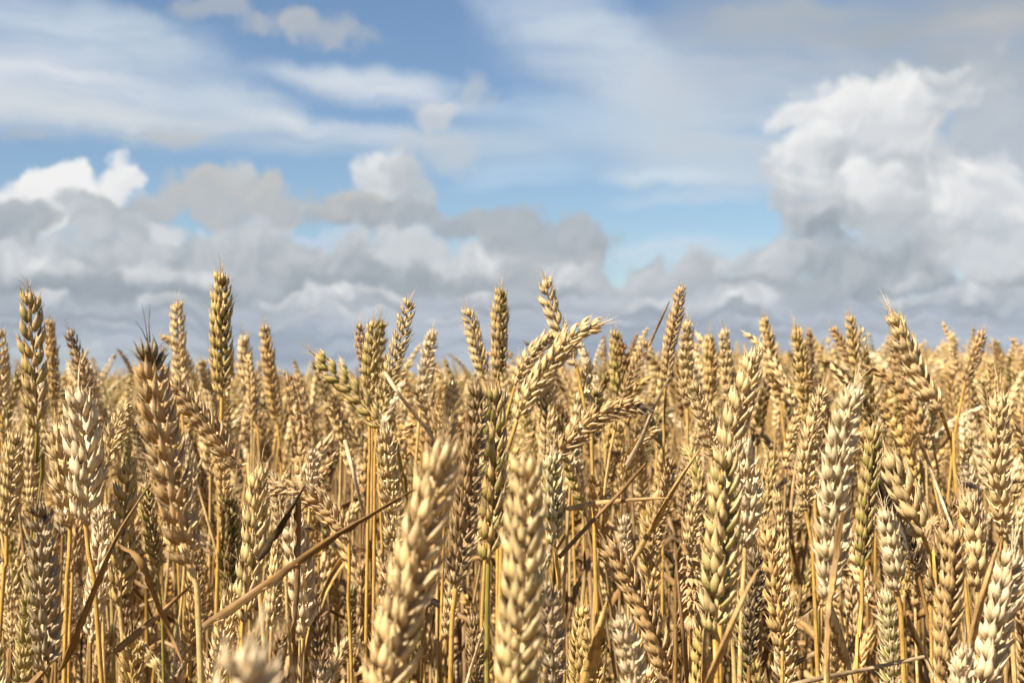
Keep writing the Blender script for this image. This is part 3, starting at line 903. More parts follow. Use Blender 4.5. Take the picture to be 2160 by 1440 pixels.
    ("stubby pale ear", "stubby pale wheat ear pointing up from the top of a bent brown one", [(660, 942), (660, 985), (655, 1036)], 0.90, 40, 'open', 'white', 0, 60, [], 'stem_pale'),
    ("bent hoop ear", "wheat ear bent into a hoop with its stem folded beneath, sharp", [(556, 1040), (612, 1030), (668, 1056), (710, 1100), (736, 1138)], 0.87, 44, 'plump', 'tan', 0, 12, [(738, 1180), (734, 1260), (742, 1450)], 'stem_gold'),
    ("cream hanging ear", "cream wheat ear with a thin dark leaf across it and an insect on it", [(616, 1068), (624, 1140), (636, 1230), (640, 1342)], 0.80, 68, 'plump', 'white', 0, 60, [(636, 1390), (632, 1450)], 'stem_pale'),
    ("dark-flanked ear", "sharp wheat ear half in shade with gold beads, dark leaf crossing beside it", [(549, 972), (540, 1080), (530, 1180), (514, 1312)], 0.76, 56, 'lax', 'pale', .4, 20, [(508, 1400)], 'stem_gold'),
    ("blurred corner tip", "very close, strongly blurred cream wheat tip at the bottom edge", [(540, 1322), (520, 1440), (498, 1600), (488, 1780)], 0.29, 215, 'open', 'white', 0, 50, [], 'stem_pale'),
    ("tiny bottom tip", "tiny pale bristly wheat tip just showing at the bottom edge", [(676, 1400), (676, 1450), (674, 1560)], 0.74, 50, 'open', 'white', 0, 50, [], 'stem_pale'),
    ("grey weathered ear", "grey weathered wheat ear with mouldy black top, low near the picture edge", [(82, 1048), (88, 1150), (94, 1280), (98, 1420)], 0.70, 78, 'open', 'grey', .05, 60, [(100, 1500)], 'stem_brown'),
    ("low gold edge ear", "golden wheat ear above a yellow stem at the picture edge, behind the mouldy one", [(36, 904), (26, 980), (20, 1050), (14, 1128)], 0.92, 56, 'plump', 'pale', .35, 35, [(14, 1190), (2, 1300)], 'stem_gold'),
    ("honey ear", "honey-coloured wheat ear with bead-like lower kernels, behind a long diagonal leaf", [(270, 962), (264, 1060), (258, 1160), (252, 1276)], 0.84, 52, 'lax', 'gold', .35, 30, [(258, 1340), (260, 1450)], 'stem_pale'),
    ("olive low ear", "olive-tinged wheat ear tucked behind the big brown ear", [(304, 1010), (312, 1080), (324, 1160), (332, 1210)], 0.92, 44, 'plump', 'tan', .9, 30, [(340, 1290), (345, 1440)], 'stem_green'),
    ("split side ear", "small wheat ear splitting open toward the big brown ear, husks gaping", [(282, 846), (258, 880), (236, 930), (224, 985)], 0.88, 48, 'open', 'pale', 0, 20, [], 'stem_pale'),
    ("low slanting ear", "sharp wheat ear slanting low between wide dry leaves, brown-gold, dark gaps", [(1272, 1132), (1310, 1196), (1350, 1270), (1388, 1360), (1410, 1440)], 0.72, 62, 'plump', 'tan', .1, 30, [], 'stem_pale'),
    ("low pale fan", "pale fan-like wheat ear at the bottom below the low slanting one", [(1304, 1286), (1318, 1340), (1330, 1400), (1340, 1490)], 0.60, 78, 'open', 'white', .1, 60, [], 'stem_pale'),
    ("shadowed ear", "wheat ear in full shade beside the blurred cream ear, grey-brown", [(1152, 1210), (1158, 1290), (1166, 1380), (1170, 1480)], 0.62, 76, 'open', 'grey', 0, 60, [], 'stem_brown'),  # grey tone paints the shade this ear stands in
    ("nodding ear", "wheat ear nodding toward the viewer, husks in stacked layers, beside the greenish plump one", [(1448, 1340, -.03), (1456, 1290, -.035), (1458, 1230, -.02), (1450, 1172, 0)], 0.84, 66, 'open', 'tan', 0, 60, [(1440, 1150, .02), (1428, 1200, .05), (1424, 1440, .06)], 'stem_brown'),
    ("shady edge ear", "dark shaded wheat ear standing behind the greenish plump one", [(1594, 1150), (1592, 1230), (1584, 1310), (1580, 1400)], 0.74, 56, 'open', 'dark', .1, 50, [], 'stem_brown'),  # shade painted as dark straw colour
    ("split sunny ear", "short sunny wheat ear with gaping husks beside the ragged-topped one", [(1462, 800), (1474, 850), (1492, 910), (1506, 965)], 0.92, 54, 'open', 'pale', 0, 30, [], 'stem_pale'),
    ("upright brown-gold ear", "brown-gold wheat ear leaning in the shade of crossing straws", [(1420, 962), (1404, 1040), (1386, 1110), (1372, 1180)], 0.94, 48, 'open', 'tan', .1, 50, [], 'stem_gold'),
    ("white low ear", "short white wheat ear between crossing straws, above the low slanting one", [(1318, 1080), (1318, 1120), (1322, 1190)], 0.92, 42, 'open', 'white', 0, 60, [], 'stem_pale'),
]

LAND = []                                          # (short name, image points of the ear, distance, half width px)
# (x, y) of every stalk foot, to keep later ones apart
WHEAT_GROUP = "wheat stalks that can be told apart near the camera"
DARK_TOP = {'big brown ear': .84, 'grey weathered ear': .82, 'brown-tipped ear': .72, 'dark drooping ear': .88}      # ears whose tips have browned or moulded
NATIVE_W = {'plump': 17.0 * MM, 'open': 20.0 * MM, 'lax': 14.0 * MM}


def stalk(label, group=WHEAT_GROUP):
    o = bpy.data.objects.new("wheat_stalk", None)
    o.empty_display_size = 0.02
    link(o)
    tag(o, label, "wheat", group)
    return o


def side_leaf(root, g, sp, node, L, rs, tone, z_room=0.12):
    """the dry leaf that leaves the stem at the top of its sheath"""
    k = min(42, int(node / L * 43) + 1)
    p = sp[k]
    a = rs.uniform(0, 2 * math.pi)
    out = Vector((math.cos(a), math.sin(a), 0))
    ln = rs.uniform(0.07, 0.15)
    pts = [p, p + out * .012 + Vector((0, 0, .022)), p + out * ln * .45 + Vector((0, 0, rs.uniform(.0, .04))),
           p + out * ln * .8 + Vector((rs.uniform(-.02, .02), 0, -ln * rs.uniform(.2, .6))), p + out * ln * .85 + Vector((0, 0, -ln * rs.uniform(.8, 1.3)))]
    me = to_mesh("leaf", leaf_piece([q - g for q in pts], rs.uniform(.005, .010), rs, rs.uniform(.2, .9), rs.uniform(-4, 4)), M_LEAF)
    o = link(bpy.data.objects.new("leaf", me), root)
    shade(o, tone, 0, rs, .15)


for idx, (short, label, pts, d, wpx, kind, tone, green, roll, stem, stem_tone) in enumerate(HEROES):
    rs = random.Random(100 + idx)
    P3 = [at(q[0], q[1], d + (q[2] if len(q) > 2 else 0)) for q in reversed(pts)]      # base ... tip
    scale = wpx * d / FPX / NATIVE_W[kind] * (0.90 if d > 0.89 else 1.0)
    root = stalk(label)
    down = (P3[0] - P3[1])
    sp_pts = stem_path(P3[0], down, stem, d, rs)
    g = sp_pts[-1].copy()
    g.z += 0.01
    root.location = g
    lay, curve, L = ear_layout(P3, scale, kind, roll, rs)
    eb = P3[0]
    ear = bpy.data.objects.new("ear", to_mesh("ear", rachis_piece([c - eb for c in curve], scale), M_HUSK))
    link(ear, root)
    ear.location = eb - g
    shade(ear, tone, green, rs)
    T0 = Matrix.Translation(-eb)
    for sk, (M, v) in enumerate(lay):
        s = bpy.data.objects.new("spikelet", SPK_ME[kind][v] if v >= 0 else CRN_ME[-1 - v])
        link(s, ear)
        s.matrix_local = T0 @ M
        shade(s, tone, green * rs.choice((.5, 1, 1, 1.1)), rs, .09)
        if short in DARK_TOP and sk > len(lay) * DARK_TOP[short]:
            shade(s, 'dark' if rs.random() < .6 else 'brown', 0, rs, .15)
    sc = max(.85, min(1.15, scale * 1.15))
    pc, node, sp, SL = stem_piece([q - g for q in sp_pts], rs, 1.25 * sc, 2.2 * sc, 0.30 if stem else None)
    st = link(bpy.data.objects.new("stem", to_mesh("stem", pc, M_STEM)), root)
    shade(st, stem_tone, .15 if stem_tone != 'stem_green' else .6, rs)
    if rs.random() < 0.45:
        side_leaf(root, g, [q + g for q in sp], node, SL, rs, rs.choice(('tan', 'brown', 'gold', 'stem_brown')))
    im = [project(c) for c in curve[::8]]
    LAND.append((short, [(x, y) for x, y, _ in im], d, wpx * .5, g))

# ------------------------------------------------------------------ loose straws and leaf blades lying across the stalks
# label, points, distance, width px, colour, round stem or flat blade, twist
#STRAW
STRAWS = [
    ("long brown folded leaf lying diagonally across the stalks before the bent hoop ear", [(424, 1318), (540, 1240), (680, 1142), (790, 1078), (884, 1026)], 0.70, 17, 'stem_brown', 'blade', 1.0),
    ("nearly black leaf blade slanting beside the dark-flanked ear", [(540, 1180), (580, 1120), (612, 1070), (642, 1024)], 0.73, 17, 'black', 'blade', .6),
    ("long brown straw leaf rising diagonally past the broad white ear's stem", [(126, 1410), (175, 1290), (235, 1150), (290, 1060), (326, 1006)], 0.72, 13, 'stem_brown', 'blade', 1.2),
    ("dark curling leaf arching under the big brown ear", [(250, 1146), (300, 1180), (335, 1270), (362, 1340), (385, 1400)], 0.70, 17, 'stem_brown', 'blade', 2.4),
    ("brown blade crossing low behind the big brown ear's stem", [(236, 1372), (300, 1320), (350, 1278), (404, 1230)], 0.74, 13, 'brown', 'blade', .5),
    ("thin straight brown straw crossing upward past a level straw", [(1180, 1174), (1250, 1098), (1310, 1036), (1364, 976)], 0.78, 10, 'brown', 'stem', 0),
    ("pale straw lying nearly level beside the yellow-husked ear", [(1176, 1074), (1250, 1058), (1330, 1052), (1410, 1050)], 0.79, 14, 'tan', 'blade', 1.4),
    ("long tan straw leaf slanting up toward the ragged-topped ear", [(1332, 1180), (1372, 1110), (1420, 1030), (1484, 936)], 0.80, 14, 'gold', 'blade', 1.0),
    ("blurred brownish straw leaning across the base of the greenish plump ear", [(1484, 1450), (1520, 1370), (1556, 1290), (1600, 1200)], 0.55, 18, 'tan', 'blade', .8),
    ("thin upright brown leaf standing before the low slanting ear", [(1448, 1450), (1440, 1340), (1430, 1220), (1424, 1140)], 0.68, 10, 'brown', 'blade', 1.0),
    ("weathered thin straw lying level along the bottom edge", [(1640, 1452), (1720, 1432), (1830, 1410), (1950, 1384)], 0.66, 12, 'grey', 'stem', 0),
    ("dark shadowed curled leaf hanging under the turned-away ear", [(1846, 972), (1860, 1020), (1884, 1070), (1912, 1130), (1922, 1180)], 0.80, 34, 'black', 'blade', 1.2),  # near-black blade colour paints the shade below the turned-away ear
    ("thin whitish straw slanting behind the turned-away ear", [(1936, 920), (1960, 980), (1985, 1050), (2010, 1116)], 0.86, 9, 'white', 'stem', 0),
    ("broad brown upright leaf running down in front of the giant cream ear", [(1782, 1080), (1766, 1190), (1752, 1300), (1746, 1460)], 0.58, 18, 'tan', 'blade', .5),
    ("tan blurred leaf blade rising between the squat ear and the corner", [(2026, 1440), (2052, 1330), (2080, 1230), (2112, 1130)], 0.62, 20, 'tan', 'blade', .6),
    ("grey-white broken straw standing beside an orange stem", [(728, 930), (742, 985), (756, 1040), (772, 1100)], 0.86, 10, 'white', 'stem', 0),
    ("pale slanting straw beside the outward cluster ear", [(812, 786), (838, 826), (880, 880), (916, 926)], 0.9, 9, 'white', 'stem', 0),
    ("grey curved dry leaf rising to the curved brown skyline ear", [(1318, 980), (1352, 920), (1384, 850), (1414, 796)], 0.92, 11, 'grey', 'blade', 1.6),
    ("hair-thin leaf tip reaching into the sky beside the curved brown skyline ear", [(1366, 730), (1380, 700), (1396, 668), (1412, 636)], 1.05, 5, 'tan', 'blade', 1.0),
    ("thin dark leaf hanging straight down across the cream insect ear", [(634, 1050), (632, 1140), (630, 1240), (622, 1330), (624, 1376)], 0.77, 14, 'brown', 'blade', .8),
    ("broad tan leaf blade, smooth, standing low with a shadow across it", [(1216, 1470), (1240, 1390), (1262, 1320), (1282, 1262)], 0.66, 40, 'gold', 'blade', .4),
    ("broad upright tan leaf below the greenish plump ear", [(1484, 1470), (1484, 1420), (1486, 1360), (1490, 1280)], 0.69, 34, 'gold', 'blade', .2),
    ("thin dry straw leaning up along the edge stalks, behind the giant cream ear", [(1690, 1230), (1668, 1120), (1676, 1000), (1690, 930)], 0.98, 10, 'tan', 'stem', 0),
    ("sheath-like pale leaf flaring from a stem below the slender green ear", [(1752, 1270), (1772, 1330), (1792, 1400), (1806, 1470)], 0.70, 26, 'pale', 'blade', .8),
    ("cream straw slanting down beneath the low cream ear", [(1916, 1296), (1940, 1350), (1962, 1400), (1986, 1460)], 0.74, 14, 'pale', 'blade', .5),
    ("thin pale straw slanting between the dark weathered ear and the sharp centre ear", [(976, 1470), (990, 1420), (1006, 1370), (1020, 1322)], 0.70, 8, 'white', 'stem', 0),
]
for idx, (label, pts, d, wpx, tone, form, twist) in enumerate(STRAWS):
    rs = random.Random(900 + idx)
    n = len(pts)
    P3 = [at(x, y, d + 0.012 * math.sin(k * 1.7 + idx)) for k, (x, y) in enumerate(pts)]
    w = wpx * d / FPX
    c0 = P3[0].copy()
    rel = [p - c0 for p in P3]
    if form == 'blade':
        pc = leaf_piece(rel, w * 0.78, rs, rs.uniform(.8, 1.5), twist, 26)
    else:
        q, _ = smooth_path(rel, 24)
        pc = tube(q, [w * .5 * (1 - .35 * k / 23) for k in range(24)], 7, (rs.random(), .5, 0), .5, .5)
    o = bpy.data.objects.new("leaf_blade" if form == 'blade' else "straw", to_mesh("straw", pc, M_LEAF))
    o.location = c0
    link(o)
    tag(o, label, "dry leaf" if form == 'blade' else "straw", "loose dry straws and leaves between the stalks")
    shade(o, tone, 0, rs)

# ------------------------------------------------------------------ the small insect on the cream ear
def insect():
    ps = []
    def ball(c, r, n=8):
        v = husk(2 * r[2], r[1], r[0], 0, 0, .2, 0, 6, 8)
        return v.moved(tr(c[0], c[1], c[2] - r[2]))
    ps.append(ball((0, 0, 0), (.0007, .0009, .0019)))
    ps.append(ball((0, 0, .0021), (.0006, .0006, .0007)))
    for s in (-1, 1):
        for k in (-1, 0, 1):
            z = k * .0007 + .0004
            ps.append(tube([(0, s * .0006, z), (.0006, s * .0016, z + k * .0005), (-.0008, s * .0024, z + k * .0010)], [.00014, .00012, .00007], 5, (.3, .4, 0)))
        ps.append(tube([(0.0002, s * .0003, .0026), (.0006, s * .0008, .0036)], [.00009, .00005], 4, (.3, .4, 0)))
        ps.append(husk(.0034, .0008, .00022, .02, 0, .9, 0, 5, 8).moved(tr(.0008, s * .0005, -.0024) @ rot('X', R(s * 10))))
    return join(ps)


ins = bpy.data.objects.new("insect", to_mesh("insect", insect(), M_LEAF))
ins.location = at(651, 1113, 0.775)
ins.rotation_euler = (R(100), R(55), R(-70))
link(ins)
ins.color = (0.02, 0.018, 0.015, 0)
tag(ins, "small black insect clinging to the cream ear under the bent hoop ear", "insect")

# ------------------------------------------------------------------ further single stalks between and behind them (300 in all)
rs = random.Random(41)


def proto_ear(k):
    kind = ('plump', 'open', 'open', 'lax', 'open')[k % 5]
    r = random.Random(500 + k)
    L = r.uniform(.058, .098)
    b = (.002, .005, .009, .022, .042)[k % 5]
    path = [(0, 0, 0), (b * .15, 0, L * .35), (b * .5, 0, L * .68), (b, r.uniform(-.004, .004), L * (1 - b * 3))]
    lay, curve, _ = ear_layout(path, r.uniform(.74, .98), kind, r.uniform(0, 180), r)
    ps = [rachis_piece(curve, 1.0)] + [(SPK[kind][v] if v >= 0 else CRN[-1 - v]).moved(M) for M, v in lay]
    return to_mesh("ear", join(ps), M_HUSK), [Vector(q) for q in path]


def proto_stem(k):
    """unit height stem, top at the origin's vertical"""
    r = random.Random(600 + k)
    a = [r.uniform(-.03, .03) for _ in range(4)]
    pts = [(0, 0, 1), (a[0] * .1, a[1] * .1, .92), (a[0] * .6, a[1] * .6, .72), (a[0] + a[2] * .3, a[1] + a[3] * .3, .40), (a[0] + a[2], a[1] + a[3], -.01)]
    p, L = smooth_path(pts, 40)
    node = r.uniform(.10, .30)
    rad = []
    for i in range(40):
        s = L * i / 39
        x = 1.2 + min(1, s / .5) * .6 + (.6 if s > node else 0) + (.6 if abs(s - node - .2) < .013 or abs(s - node - .42) < .013 else 0)
        rad.append(x * MM)
    foot = Vector(pts[-1])
    pc = tube(p, rad, 6, (r.random(), .5, .6), .9, .3)
    band_stem(pc, 6, L, node, (node + .2, node + .42))
    lf = None
    if k % 4 != 3:
        i = min(38, int(node / L * 39) + 1)
        q = p[i]
        t = r.uniform(0, 6.28)
        o = Vector((math.cos(t), math.sin(t), 0))
        ln = r.uniform(.07, .16)
        lf = to_mesh("leaf", leaf_piece([q, q + o * .01 + Vector((0, 0, .02)), q + o * ln * .45 + Vector((0, 0, r.uniform(0, .04))), q + o * ln * .8 + Vector((0, 0, -ln * .4)), q + o * ln * .85 + Vector((0, 0, -ln * 1.1))],
                                       r.uniform(.0035, .007), r, r.uniform(.4, 1.3), r.uniform(-4, 4)), M_LEAF)
    i = r.randrange(8, 26)
    q = p[i]
    t = r.uniform(0, 6.28)
    o = Vector((math.cos(t), math.sin(t), 0))
    ln = r.uniform(.12, .26)
    sl = r.uniform(.25, 1.1)
    lf2 = to_mesh("leaf", leaf_piece([q, q + o * ln * .3 * sl + Vector((0, 0, ln * .3)), q + o * ln * .65 * sl + Vector((0, 0, ln * .62)), q + o * ln * sl * 1.05 + Vector((0, 0, ln * .8))],
                                     r.uniform(.0025, .005), r, r.uniform(.6, 1.5), r.uniform(-3, 3)), M_LEAF)
    return to_mesh("stem", pc, M_STEM), lf, foot, lf2


EARS = [proto_ear(k) for k in range(20)]
STEMS = [proto_stem(k) for k in range(14)]
FEET = [(q[4].x, q[4].y) for q in LAND]
N_SINGLE = 325 - len(HEROES)
TONES = [('pale', 30), ('gold', 26), ('tan', 22), ('white', 14), ('brown', 14), ('grey', 5)]
WORDS = {'pale': 'pale', 'gold': 'golden', 'tan': 'tan', 'white': 'whitish', 'brown': 'brown', 'grey': 'greyish'}


def clear_of_heroes(pt, d, half):
    """keeps a new ear from standing in front of one the photograph shows whole"""
    x, y = pt
    for short, im, hd, hw, g in LAND:
        if d > hd - 0.005:
            continue
        for (a, b) in im:
            if abs(a - x) < hw * .8 + half and abs(b - y) < 60:
                return False
    return True


singles = []
tries = 0
while len(singles) < N_SINGLE and tries < 60000:
    tries += 1
    u = rs.random()
    d = 0.70 + 0.86 * u ** 0.75
    px = rs.uniform(-70, 2230)
    x = (px - 1080) / FPX * d
    if any((x - a) ** 2 + (d - b) ** 2 < 0.027 ** 2 for a, b in FEET):
        continue
    gz = ground_z(x, d)
    top = CAMZ + gz + (rs.gauss(-0.055 if d < 1.15 else -.02, 0.045) if rs.random() < .50 else rs.gauss(-0.175, 0.055))
    lim = 0.022 * d - (0.10 if d < .95 else 0.015 if d < 1.2 else -0.03)
    top = min(top, CAMZ + gz + lim)
    k = rs.randrange(len(EARS)) if d > .95 else rs.choice((0, 1, 2, 5, 6, 7, 10, 11))
    s = rs.uniform(.86, 1.10)
    if d > 1.02 and rs.random() < .0:
        continue
    yaw = rs.uniform(0, 2 * math.pi)
    lean = rs.gauss(0, .10 if d < .95 else .20), rs.gauss(0, .12)
    turn = (Euler((lean[1], lean[0], yaw)).to_matrix())
    ear_pts = [Vector((x, d, top - .085 * s)) + turn @ (q * s) for q in EARS[k][1]]
    im = [project(q) for q in ear_pts]
    im += [((a[0] + b[0]) / 2, (a[1] + b[1]) / 2, a[2]) for a, b in zip(im, im[1:])]
    half = 18 / d
    if min(q[1] for q in im) > 1420 or not all(clear_of_heroes(q[:2], d + .02, half) for q in im):
        continue
    FEET.append((x, d))
    singles.append((x, d, top, gz, k, s, yaw, lean))

used = set()
for n, (x, d, top, gz, k, s, yaw, lean) in enumerate(singles):
    me, ear_path = EARS[k]
    sm, lf, foot, lf2 = STEMS[rs.randrange(len(STEMS))]
    tone = rs.choices([t[0] for t in TONES], [t[1] for t in TONES])[0]
    green = rs.choice((0, 0, 0, .2, .45, .8))
    h = top - .085 * s - gz
    o = stalk(None)
    o.location = (x, d, gz)
    ear = link(bpy.data.objects.new("ear", me), o)
    ear.location = (0, 0, h)
    ear.rotation_euler = (lean[1], lean[0], yaw)
    ear.scale = (s, s, s)
    shade(ear, tone, green, rs, .10)
    st = link(bpy.data.objects.new("stem", sm), o)
    st.scale = (1, 1, h)
    st.rotation_euler = (0, 0, rs.uniform(0, 6.28))
    shade(st, rs.choice(('stem_gold', 'stem_gold', 'stem_pale', 'stem_pale', 'tan', 'stem_brown', 'stem_brown', 'stem_green')), .2, rs, .12)
    if lf:
        l_ = link(bpy.data.objects.new("leaf", lf), o)
        l_.scale = (1, 1, h)
        l_.rotation_euler = st.rotation_euler
        shade(l_, rs.choice(('tan', 'brown', 'gold', 'stem_brown', 'grey')), 0, rs, .15)
    if rs.random() < .55:
        l_ = link(bpy.data.objects.new("leaf", lf2), o)
        l_.scale = (1, 1, h)
        l_.rotation_euler = st.rotation_euler
        shade(l_, rs.choice(('tan', 'brown', 'gold', 'stem_brown', 'grey')), 0, rs, .15)
    # label: colour, lean, and the named ear it stands beside
    dx = (ear.matrix_basis @ ear_path[-1]).x - ear.location.x
    lw = 'upright' if abs(dx) < .010 else ('leaning' if abs(dx) < .024 else 'strongly leaning')
    c = project((x, d, top - .045))
    near = sorted(LAND, key=lambda q: min((a - c[0]) ** 2 + (b - c[1]) ** 2 for a, b in q[1]))
    gw = 'green-tinged ' if green > .4 else ''
    done = False
    for q in near[:14]:
        m = min(q[1], key=lambda t: (t[0] - c[0]) ** 2 + (t[1] - c[1]) ** 2)
        rel = 'behind' if abs(m[0] - c[0]) < q[3] else 'beside'
        if m[1] - c[1] < -130:
            rel = 'below'
        lab = f"{lw} {gw}{WORDS[tone]} wheat stalk {rel} the {q[0]}"
        if lab not in used:
            used.add(lab)
            o['label'] = lab
            done = True
            break
    if not done:
        o['label'] = f"{lw} {gw}{WORDS[tone]} wheat stalk between the {near[0][0]} and the {near[1][0]}"

# ------------------------------------------------------------------ the rest of the crop: too many to count, one object
def lod_ear(level, r):
    L, n, nu, nt, hs = {1: (.085, 17, 4, 6, 3), 2: (.085, 15, 3, 5, 2), 3: (.085, 12, 2, 4, 1), 4: (.085, 7, 2, 3, 1)}[level]
    ps = []
    roll = r.uniform(0, 180)
    for k in range(n):
        u = k / (n - 1)
        z = (.76 + .24 * min(1, u / .15)) * (1 - .3 * max(0, (u - .62) / .38))
        zz = u * (L - .010)
        if level >= 3:
            hw = [(5.0 if level == 4 else 4.2, 3.2, 0, 13 if level == 4 else 11.5)]
        elif level == 2:
            hw = [(3.2, 2.4, -18, 10.5), (3.2, 2.4, 18, 10.5)]
        else:
            hw = [(2.4, 1.8, -24, 10), (2.4, 1.8, 24, 10), (2.4, 1.9, 0, 11)]
        for W, T, fan, LL in hw:
            h = husk(LL * MM, W * MM, T * MM, .16, 1.2 * MM, r.random(), r.random(), nu, nt)
            M = rot('Z', R(roll + (0 if k % 2 else 180) + r.uniform(-9, 9))) @ tr(.9 * MM, 0, 0)
            M = tr(0, 0, zz) @ M @ rot('Y', R(19 + r.uniform(-5, 5))) @ rot('X', R(-fan + r.uniform(-5, 5))) @ Matrix.Diagonal((z, z, z, 1))
            ps.append(h.moved(M))
    ps.append(husk(.011, .002, .002, 0, .004, .5, .3, nu, nt).moved(tr(0, 0, L - .012)))
    return join(ps)


def lod_stem(level):
    n, seg = {1: (5, 9), 2: (4, 6), 3: (3, 4), 4: (3, 2)}[level]
    return tube([(0, 0, k / seg) for k in range(seg + 1)], [(2.3 - 1.0 * k / seg) * MM * (1 if level < 3 else 1.3) for k in range(seg + 1)], n, (.5, .5, .5), .3, .9)


def crop(level, xs, ys, r, calm=1.0):
    """all plants of one zone; every vertex placed by arrays"""
    n = len(xs)
    gz = np.array([ground_z(a, b) for a, b in zip(xs, ys)])
    d = np.hypot(xs, ys)
    top = np.clip(CAMZ + np.where(d < 1.2, r.normal(-.040, .045, n), r.normal(-.016, .036, n)), CAMZ - .25, CAMZ + np.where(d < 1.3, .010, np.where(d < 1.9, .035, .062)))
    sc = r.uniform(.85, 1.12, n) * (1.0 if level < 4 else 1.1)
    short = r.random(n) < (.20 if level < 3 else .0)
    top = np.where(short, top - r.uniform(.07, .20, n), top)
    h = top - .085 * sc
    lean = r.normal(0, .060 * calm, (n, 2))
    drp = np.abs(r.normal(0, .014, n)) + (r.random(n) < .12) * r.uniform(.02, .05, n) * calm
    names = ['pale', 'gold', 'tan', 'white', 'brown', 'grey']
    pal = np.array([TONE[t] for t in names])
    which = r.choice(6, n, p=[.29, .25, .21, .13, .08, .04])
    col = pal[which] * r.uniform(.86, 1.10, (n, 1))
    grn = r.choice([0, 0, 0, .25, .5, .9], n)
    V, F, U, T, C = [], [], [], [], []
    off = 0
    az_ = np.arctan2(lean[:, 1], lean[:, 0])
    tm = [lod_ear(level, random.Random(70 + level * 10 + k)) for k in range(5)]
    tk = r.integers(0, 5, n)
    for k in range(5):
        s = np.where(tk == k)[0]
        if not len(s):
            continue
        p = tm[k]
        yaw = r.uniform(0, 6.283, len(s))
        cx, sx_ = np.cos(yaw)[:, None], np.sin(yaw)[:, None]
        v = p.v[None, :, :] * sc[s][:, None, None]
        X = v[:, :, 0] * cx - v[:, :, 1] * sx_
        Y = v[:, :, 0] * sx_ + v[:, :, 1] * cx
        Z = v[:, :, 2]
        tl = Z / .085
        sl = lean[s] * 2.2 / h[s][:, None] * 1.6
        hx, hy = np.cos(az_[s])[:, None], np.sin(az_[s])[:, None]
        out = np.empty_like(v)
        b = drp[s][:, None] * tl ** 2
        out[:, :, 0] = xs[s][:, None] + lean[s, 0][:, None] + X + Z * sl[:, 0][:, None] + hx * b
        out[:, :, 1] = ys[s][:, None] + lean[s, 1][:, None] + Y + Z * sl[:, 1][:, None] + hy * b
        out[:, :, 2] = gz[s][:, None] + h[s][:, None] + Z - b * .45 * tl - (X * hx + Y * hy) * 2 * drp[s][:, None] * tl / .085 * .6
        m, nv = len(s), len(p.v)
        V.append(out.reshape(-1, 3))
        F.append((p.f[None] + (np.arange(m) * nv)[:, None, None]).reshape(-1, 4) + off)
        U.append(np.tile(p.uv, (m, 1)))
        T.append(np.tile(p.t, (m, 1)))
        c4 = np.concatenate([col[s], grn[s][:, None]], 1)
        C.append(np.repeat(c4, nv, 0))
        off += m * nv
    p = lod_stem(level)
    t = p.v[:, 2]
    z0 = 0.0 if level < 3 else .35
    tt = z0 + (1 - z0) * t
    out = np.empty((n, len(p.v), 3))
    wob = r.normal(0, .012, (n, 2))
    for a in (0, 1):
        out[:, :, a] = (xs if a == 0 else ys)[:, None] + p.v[:, a] + lean[:, a][:, None] * tt ** 2.2 + wob[:, a][:, None] * np.sin(tt * 3.1416)
    out[:, :, 2] = gz[:, None] + h[:, None] * tt * 1.004
    nv = len(p.v)
    V.append(out.reshape(-1, 3))
    F.append((p.f[None] + (np.arange(n) * nv)[:, None, None]).reshape(-1, 4) + off)
    U.append(np.tile(p.uv, (n, 1)))
    T.append(np.tile(p.t, (n, 1)))
    sp_ = np.array([TONE['stem_gold'], TONE['stem_pale'], TONE['tan'], TONE['stem_brown'], TONE['brown']])
    sc4 = np.concatenate([sp_[r.integers(0, 5, n)] * r.uniform(.8, 1.1, (n, 1)), np.full((n, 1), .2)], 1)
    C.append(np.repeat(sc4, nv, 0))
    off += n * nv
    if level < 3:
        q = random.Random(5 + level)
        lv = [leaf_piece([(0, 0, 0), (.01, 0, .02), (.05, 0, .04), (.09, .01, .0), (.10, .0, -.06)], .0055, q, .9, q.uniform(-4, 4), 7) for _ in range(3)]
        for k in range(3):
            s = np.where(r.random(n) < .42)[0]
            p = lv[k]
            yaw = r.uniform(0, 6.283, len(s))
            sz = r.uniform(.7, 1.5, len(s))[:, None]
            hh = r.uniform(.45, .86, len(s))
            v = p.v[None] * sz[:, :, None]
            out = np.empty_like(v)
            out[:, :, 0] = xs[s][:, None] + (lean[s, 0] * hh ** 2.2)[:, None] + v[:, :, 0] * np.cos(yaw)[:, None] - v[:, :, 1] * np.sin(yaw)[:, None]
            out[:, :, 1] = ys[s][:, None] + (lean[s, 1] * hh ** 2.2)[:, None] + v[:, :, 0] * np.sin(yaw)[:, None] + v[:, :, 1] * np.cos(yaw)[:, None]
            out[:, :, 2] = gz[s][:, None] + (h[s] * hh)[:, None] + v[:, :, 2]
            m, nv = len(s), len(p.v)
            V.append(out.reshape(-1, 3))
            F.append((p.f[None] + (np.arange(m) * nv)[:, None, None]).reshape(-1, 4) + off)
            U.append(np.tile(p.uv, (m, 1)))
            T.append(np.tile(p.t, (m, 1)))
            lc = np.array([TONE['tan'], TONE['brown'], TONE['stem_brown']])[r.integers(0, 3, m)]
            C.append(np.repeat(np.concatenate([lc, np.zeros((m, 1))], 1), nv, 0))
            off += m * nv
    return Piece(np.concatenate(V), np.concatenate(F), np.concatenate(U), np.concatenate(T)), np.concatenate(C)


